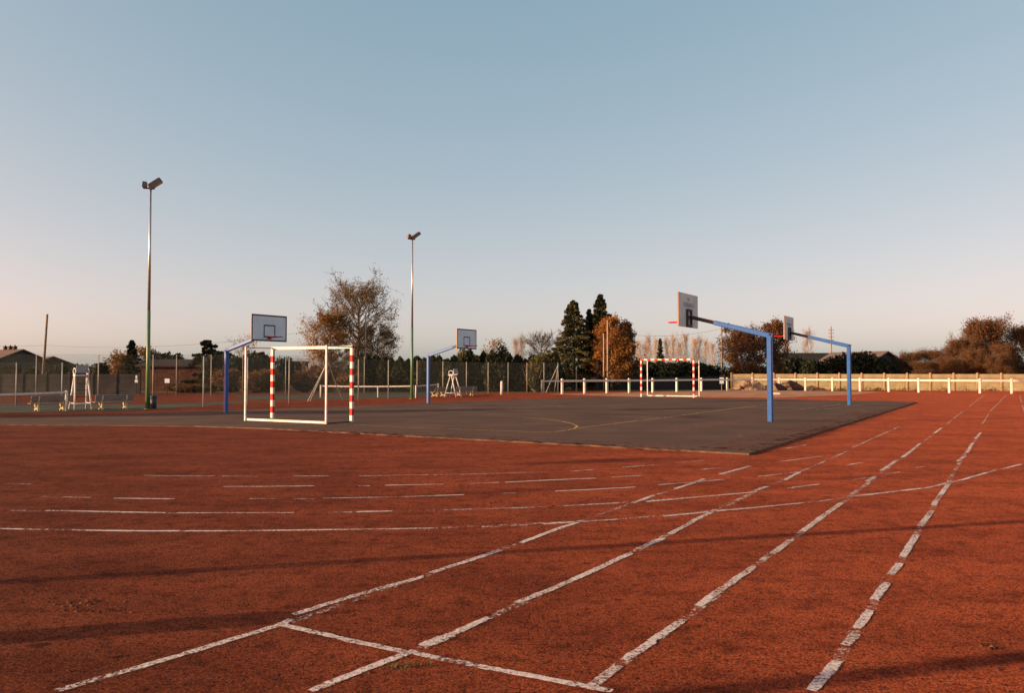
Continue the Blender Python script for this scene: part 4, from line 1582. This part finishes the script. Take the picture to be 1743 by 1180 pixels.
# conifers and the orange tree
Dc = 70
plant('conifer_tree', conifer(31, height(512, Dc), 2.95, LM['conifer'], 34000, 0.105, 0.36, 0.70), 'left dark conifer of the pair beside the orange tree', 'conifer tree', base_at(977, Dc))
plant('conifer_tree', conifer(32, height(502, Dc + 2), 3.1, LM['conifer'], 34000, 0.11, 0.10, 0.86), 'taller pointed dark conifer rising behind the orange tree', 'conifer tree', base_at(1022, Dc + 2))
plant('conifer_tree', conifer(33, height(527, Dc + 1), 1.3, LM['dark'], 9000, 0.10, 0.2, 0.8), 'slim dark conifer squeezed between the two big conifers', 'conifer tree', base_at(1003, Dc + 1))
m_or = deciduous(34, height(543, Dc - 1), 2.0, 0.05, 52, 26000, 0.062, LM['orange'], M['bark'], 'cone', 0.8, 6, 4, 0.08, 0.16, 0.012)
plant('orange_tree', m_or, 'bright orange autumn tree in front of the conifers', 'tree', base_at(1041, Dc - 1))
m_or2 = deciduous(35, height(552, Dc + 1), 1.25, 0.08, 34, 7500, 0.085, LM['brown'], M['bark'], 'cone', 0.9, 6, 4, 0.12, 0.2, 0.012)
plant('brown_tree', m_or2, 'duller brown tree touching the orange tree on its right', 'tree', base_at(1067, Dc + 1))
# round bare tree left of the conifers, thin ones near it
plant('bare_tree', deciduous(36, height(562, Dc + 6), 1.9, 0.2, 40, 1500, 0.055, LM['big'], M['bark'], 'oval', 0.8, 8, 6, 0.10, 0.1, 0.011), 'round bare tree just left of the dark conifers', 'tree', base_at(925, Dc + 6))
plant('bare_tree', deciduous(37, height(578, Dc + 12), 1.3, 0.2, 22, 900, 0.07, LM['gold'], M['pale_bark'], 'oval', 0.9, 6, 5, 0.12, 0.18, 0.010), 'small pale bare tree above the hedge right of the far hoop board', 'tree', base_at(842, Dc + 12))
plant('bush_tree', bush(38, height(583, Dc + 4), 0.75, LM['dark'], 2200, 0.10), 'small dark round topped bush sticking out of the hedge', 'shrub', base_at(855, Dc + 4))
# far poplars
pop = [deciduous(50 + i, 11.5, 1.35, 0.05, 44, 700, 0.055, LM['gold'], M['pale_bark'], 'column', 2.6, 7, 6, 0.30, 0.14, 0.011, 0.38) for i in range(4)]
ordw = ['first', 'second', 'third', 'fourth', 'fifth', 'sixth', 'seventh', 'eighth', 'ninth', 'tenth', 'eleventh', 'twelfth', 'thirteenth']
prow = [(1080, 585), (1088, 577), (1097, 583), (1106, 567), (1116, 574), (1136, 575), (1146, 566), (1157, 578), (1165, 566), (1182, 573), (1190, 570), (1200, 574), (1212, 581)]
for i, (x, y) in enumerate(prow):
    dd = 150 + (i * 7) % 12
    s = height(y, dd) / 11.5
    plant('poplar_tree', pop[i % 4], ordw[i] + ' poplar from the left in the bare far row behind the far goal', 'poplar tree', base_at(x, dd), i * 1.3, (s * 1.0, s * 1.0, s), 'far row of bare poplars')
for i, (x, y, lab) in enumerate(((879, 574, 'left one of two thin bare poplars beyond the hedge'), (888, 571, 'right one of two thin bare poplars beyond the hedge'), (1342, 573, 'thin bare poplar showing just under the right far board'),
                                 (1377, 558, 'tall bare poplar crossing the arm of the right far hoop'))):
    s = height(y, 152) / 11.5
    plant('poplar_tree', pop[(i + 1) % 4], lab, 'poplar tree', base_at(x, 152), i * 2.1, s)
plant('conifer_tree', conifer(39, height(577, 110), 0.95, LM['conifer'], 2500, 0.17, 0.25, 0.9), 'small distant conifer among the bare poplars', 'conifer tree', base_at(1124, 110))
# brown round tree behind the near right hoop
plant('brown_tree', deciduous(41, height(560, 78), 2.0, 0.05, 44, 26000, 0.066, LM['brown'], M['bark'], 'oval', 0.7, 6, 4, 0.06, 0.20, 0.012), 'round russet tree directly behind the nearest blue hoop post', 'tree', base_at(1262, 78), 0.5)
plant('brown_tree', deciduous(42, height(549, 80), 1.55, 0.05, 40, 19000, 0.066, LM['brown'], M['bark'], 'oval', 0.75, 6, 4, 0.06, 0.20, 0.012), 'taller russet tree just right of the nearest blue hoop post', 'tree', base_at(1312, 80), 1.5)

# right hand trees above the tan wall
rt = [deciduous(61, 8.0, 3.0, 0.06, 52, 40000, 0.085, LM['brown'], M['bark'], 'round', 0.75, 6, 4, 0.06, 0.36, 0.014),
      deciduous(62, 8.0, 3.4, 0.06, 52, 38000, 0.09, LM['brown'], M['bark'], 'oval', 0.7, 6, 4, 0.06, 0.38, 0.014),
      deciduous(63, 8.0, 4.2, 0.04, 52, 38000, 0.095, LM['brown'], M['bark'], 'round', 0.55, 6, 4, 0.04, 0.42, 0.014)]
for (x, y, dd, k, rz, sx, lab) in ((1668, 546, 92, 0, 0.2, 0.86, 'tall round russet tree above the tan wall near the right edge'),
                                   (1628, 578, 90, 1, 1.1, 0.62, 'shorter russet tree on the left of the tall round one at the right'),
                                   (1742, 552, 93, 1, 2.3, 0.74, 'russet tree cut off by the right edge of the photo'),
                                   (1712, 588, 88, 2, 0.8, 0.55, 'lower russet tree in front of the two tall ones at the right'),
                                   (1660, 596, 87, 2, 2.9, 0.62, 'low russet bush tree under the tall round tree at the right'),
                                   (1556, 601, 94, 2, 1.9, 0.95, 'low domed russet thicket right of the dark house'),
                                   (1598, 597, 93, 2, 0.4, 0.95, 'low russet thicket in the middle between dark house and tall trees'),
                                   (1577, 616, 88, 2, 0.9, 1.0, 'low russet scrub between the two low thickets, touching the tan wall'),
                                   (1622, 611, 87, 2, 1.4, 0.9, 'low russet scrub at the foot of the shorter russet tree'),
                                   (1700, 604, 85, 2, 2.6, 0.8, 'low russet scrub nearest the right end of the tan wall'),
                                   (1532, 610, 90, 2, 2.2, 0.75, 'smallest russet bush beside the dark house')):
    H = height(y, dd)
    plant('russet_tree', rt[k], lab, 'tree', base_at(x, dd), rz, (H / 8 * sx, H / 8 * sx, H / 8), 'russet trees beyond the tan wall')

# dark shrubs round the right hand houses
db = [bush(70 + i, 2.6, 1.6, LM['dark'], 3000, 0.13) for i in range(3)]
for (x, y, dd, k, sx, lab) in ((1350, 606, 86, 0, 1.0, 'dark shrub at the left end of the dark roofed house'), (1385, 612, 84, 1, 1.1, 'dark shrub under the crossarm pole on the right'),
                               (1425, 604, 83, 2, 1.0, 'dark shrub left of the far right hoop post'), (1462, 598, 82, 0, 1.25, 'high dark shrub just right of the far right hoop post'),
                               (1490, 608, 82, 1, 1.1, 'dark shrub on the right of the high dark one'), (1512, 612, 84, 2, 0.7, 'narrow dark shrub at the right end of the dark group')):
    H = height(y, dd) / 2.6
    plant('dark_shrub', db[k], lab, 'shrub', base_at(x, dd), k * 1.7, (H * sx, H * sx, H), 'dark shrubs before the right hand houses')
# dark hedge mass behind board fence (under the poplars)
for i, (x, y) in enumerate(((1088, 622), (1112, 616), (1138, 615), (1163, 614), (1186, 617), (1212, 619))):
    dd = 77 + (i % 2)
    H = height(y, dd) / 2.6
    plant('dark_shrub', db[i % 3], ordw[i] + ' dark shrub from the left behind the board fence and far goal', 'shrub', base_at(x, dd), i * 1.1, (H * 1.05, H * 1.05, H), 'dark shrubs behind the board fence')

# hedge of thuja behind the chain link fence
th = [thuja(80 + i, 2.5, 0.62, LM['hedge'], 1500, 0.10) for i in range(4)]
rnd = random.Random(12)
x = 604
i = 0
while x < 950:
    dd = 64 + rnd.uniform(-1, 1)
    y = 609 + rnd.uniform(-6, 5) + (2 if 640 < x < 700 else 0)
    if 790 < x < 840:
        y -= 7
    H = height(y, dd) / 2.5
    w = rnd.uniform(0.95, 1.2)
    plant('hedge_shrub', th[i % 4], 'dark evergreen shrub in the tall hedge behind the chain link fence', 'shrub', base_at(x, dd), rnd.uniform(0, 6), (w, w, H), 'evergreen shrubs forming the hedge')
    x += rnd.uniform(11, 15.5)
    i += 1
ol = [bush(90 + i, 2.3, 1.1, LM['olive'], 2600, 0.10) for i in range(2)]
for (x, y, dd, k, lab) in ((912, 604, 62, 0, 'olive green bush behind the fence, left of another olive bush'), (938, 596, 63, 1, 'olive green bush behind the fence close to the left conifer'), (786, 592, 66, 0, 'yellowish bush under the far hoop board')):
    H = height(y, dd) / 2.3
    plant('olive_bush', ol[k], lab, 'shrub', base_at(x, dd), k, (0.9, 0.9, H), 'olive bushes behind the fence')

# left hand evergreens and shrubs
plant('conifer_tree', conifer(95, height(580, 72), 1.35, LM['dark'], 10000, 0.09, 0.22, 0.75), 'dark spindly spruce behind the left bench', 'conifer tree', base_at(223.5, 72))
plant('conifer_tree', conifer(96, height(580, 66), 2.1, LM['dark'], 16000, 0.10, 0.15, 0.62), 'broad dark conifer left of the left hoop post', 'conifer tree', base_at(353, 66))
plant('brown_tree', deciduous(97, height(601, 74), 1.1, 0.06, 26, 5000, 0.085, LM['gold'], M['bark'], 'round', 0.8, 5, 4, 0.08, 0.2, 0.012), 'small golden tree left of the spindly spruce', 'tree', base_at(207, 74))
plant('brown_tree', deciduous(98, height(592, 76), 1.2, 0.06, 26, 5000, 0.085, LM['gold'], M['bark'], 'round', 0.8, 5, 4, 0.08, 0.2, 0.012), 'small golden tree behind the near floodlight pole', 'tree', base_at(244, 76))
for (x, y, dd, k, sx, lab) in ((286, 600, 73, 0, 1.0, 'dark domed shrub above the brick building'), (272, 604, 71, 2, 0.8, 'dark shrub right behind the near floodlight pole'), (308, 612, 74, 1, 0.8, 'low dark shrub above the right half of the brick building'), (376, 597, 65, 1, 0.85, 'dark shrub touching the broad conifer on its right'),
                               (400, 603, 64, 2, 0.8, 'dark shrub behind the left post of the near goal'), (432, 598, 66, 0, 0.8, 'dark shrub under the white hoop arm'), (446, 603, 65, 1, 0.6, 'dark shrub seen through the near goal beside its striped post'),
                               (483, 606, 68, 2, 0.55, 'dark upright shrub seen through the near goal'), (20, 622, 92, 1, 1.2, 'dark shrub in front of the house with chimneys'), (52, 625, 90, 0, 0.9, 'dark shrub below the smaller house'),
                               (112, 618, 86, 2, 1.0, 'dark shrub right of the smaller house'), (140, 620, 84, 0, 1.0, 'dark shrub behind the near umpire chair'), (172, 617, 82, 1, 0.9, 'dark shrub between umpire chair and golden tree')):
    H = height(y, dd) / 2.6
    plant('dark_shrub', db[k], lab, 'shrub', base_at(x, dd), k * 2.2 + x, (H * sx, H * sx, H), 'dark shrubs along the left boundary')
plant('bare_tree', deciduous(99, height(572, 80), 1.5, 0.15, 26, 900, 0.07, LM['brown'], M['pale_bark'], 'round', 0.8, 6, 5, 0.10, 0.2, 0.010), 'thin reddish bare tree behind the left hoop arm', 'tree', base_at(418, 80))
# brownish shrubs seen through the fence behind the near goal
ob = [bush(110 + i, 2.0, 1.3, LM['brown'], 2600, 0.11) for i in range(2)]
for (x, y, dd, k, lab) in ((462, 628, 60, 0, 'brown shrub seen between the near goal posts'), (520, 630, 62, 1, 'brown shrub seen through the goal left of the tree trunk'), (548, 622, 61, 0, 'brown shrub below the golden tree'), (392, 628, 60, 1, 'brown shrub behind the left hoop post'), (590, 636, 60, 1, 'low brown shrub left of the tall tree trunk'), (428, 634, 59, 0, 'low brown shrub seen just left of the striped goal post'), (312, 652, 60, 1, 'low brown shrub against the middle of the brick building'), (336, 655, 59, 0, 'low brown shrub at the right end of the brick building'), (1262, 618, 76, 0, 'low russet bush filling the foot of the round russet tree'), (1300, 622, 77, 1, 'low russet bush at the foot of the taller russet tree')):
    H = height(y, dd) / 2.0
    plant('brown_shrub', ob[k], lab, 'shrub', base_at(x, dd), x, (1.1, 1.1, H), 'brown shrubs in front of the left boundary')

# weeds at the foot of the tan wall (nobody could count them)
rng = np.random.default_rng(77)
cw = []
for (px, n_, sp) in ((1445, 90, .35), (1478, 60, .3), (1497, 170, .28), (1536, 110, .5), (1560, 60, .3), (1610, 120, .4), (1648, 60, .3), (1690, 70, .4), (1425, 120, .5), (1722, 60, .4)):
    g = ground(px, 666.0)
    cw.append(np.stack([g.x + rng.normal(size=n_) * sp, g.y + 0.5 + rng.normal(size=n_) * 0.08, np.abs(rng.normal(size=n_)) * 0.14 + 0.03], 1))
cw = np.concatenate(cw)
tag(link('weeds', quads_mesh('weeds', leaf_quads(cw, 0.07, rng, np.tile([0, 0, 1.0], (len(cw), 1)), 0.3), LM['gold'])), kind='stuff')

# beyond the left edge of the photo: what throws the long evening shadows across the ground
for (gx, gy, t_, lab) in ((871, 940, 9.0, 'floodlight pole out of the photo, nearest to the left of the camera'), (1500, 1146, 9.0, 'floodlight pole out of the photo behind the left of the camera'), (871, 836, 34.0, 'floodlight pole out of the photo, third along the left side'), (871, 790, 46.0, 'floodlight pole out of the photo, farthest along the left side')):
    g = ground(gx, gy)
    dup(lampA, lab, (g.x - SHADOW.x * t_, g.y - SHADOW.y * t_, 0), 0.6)

g = ground(424, 1055)
dup(lb, 'unseen litter bin added to cast a shadow, left of the camera', (g.x - SHADOW.x * 2.65, g.y - SHADOW.y * 2.65, 0), 0.3)  # unseen stand-in, added only to cast the broad shadow in the left foreground
g = ground(210, 707)
plant('dark_shrub', bush(120, 7.6, 1.7, LM['dark'], 7000, 0.18), 'tall dense evergreen out of the photo at the left end of the asphalt', 'shrub', (g.x - SHADOW.x * 24, g.y - SHADOW.y * 24, 0))
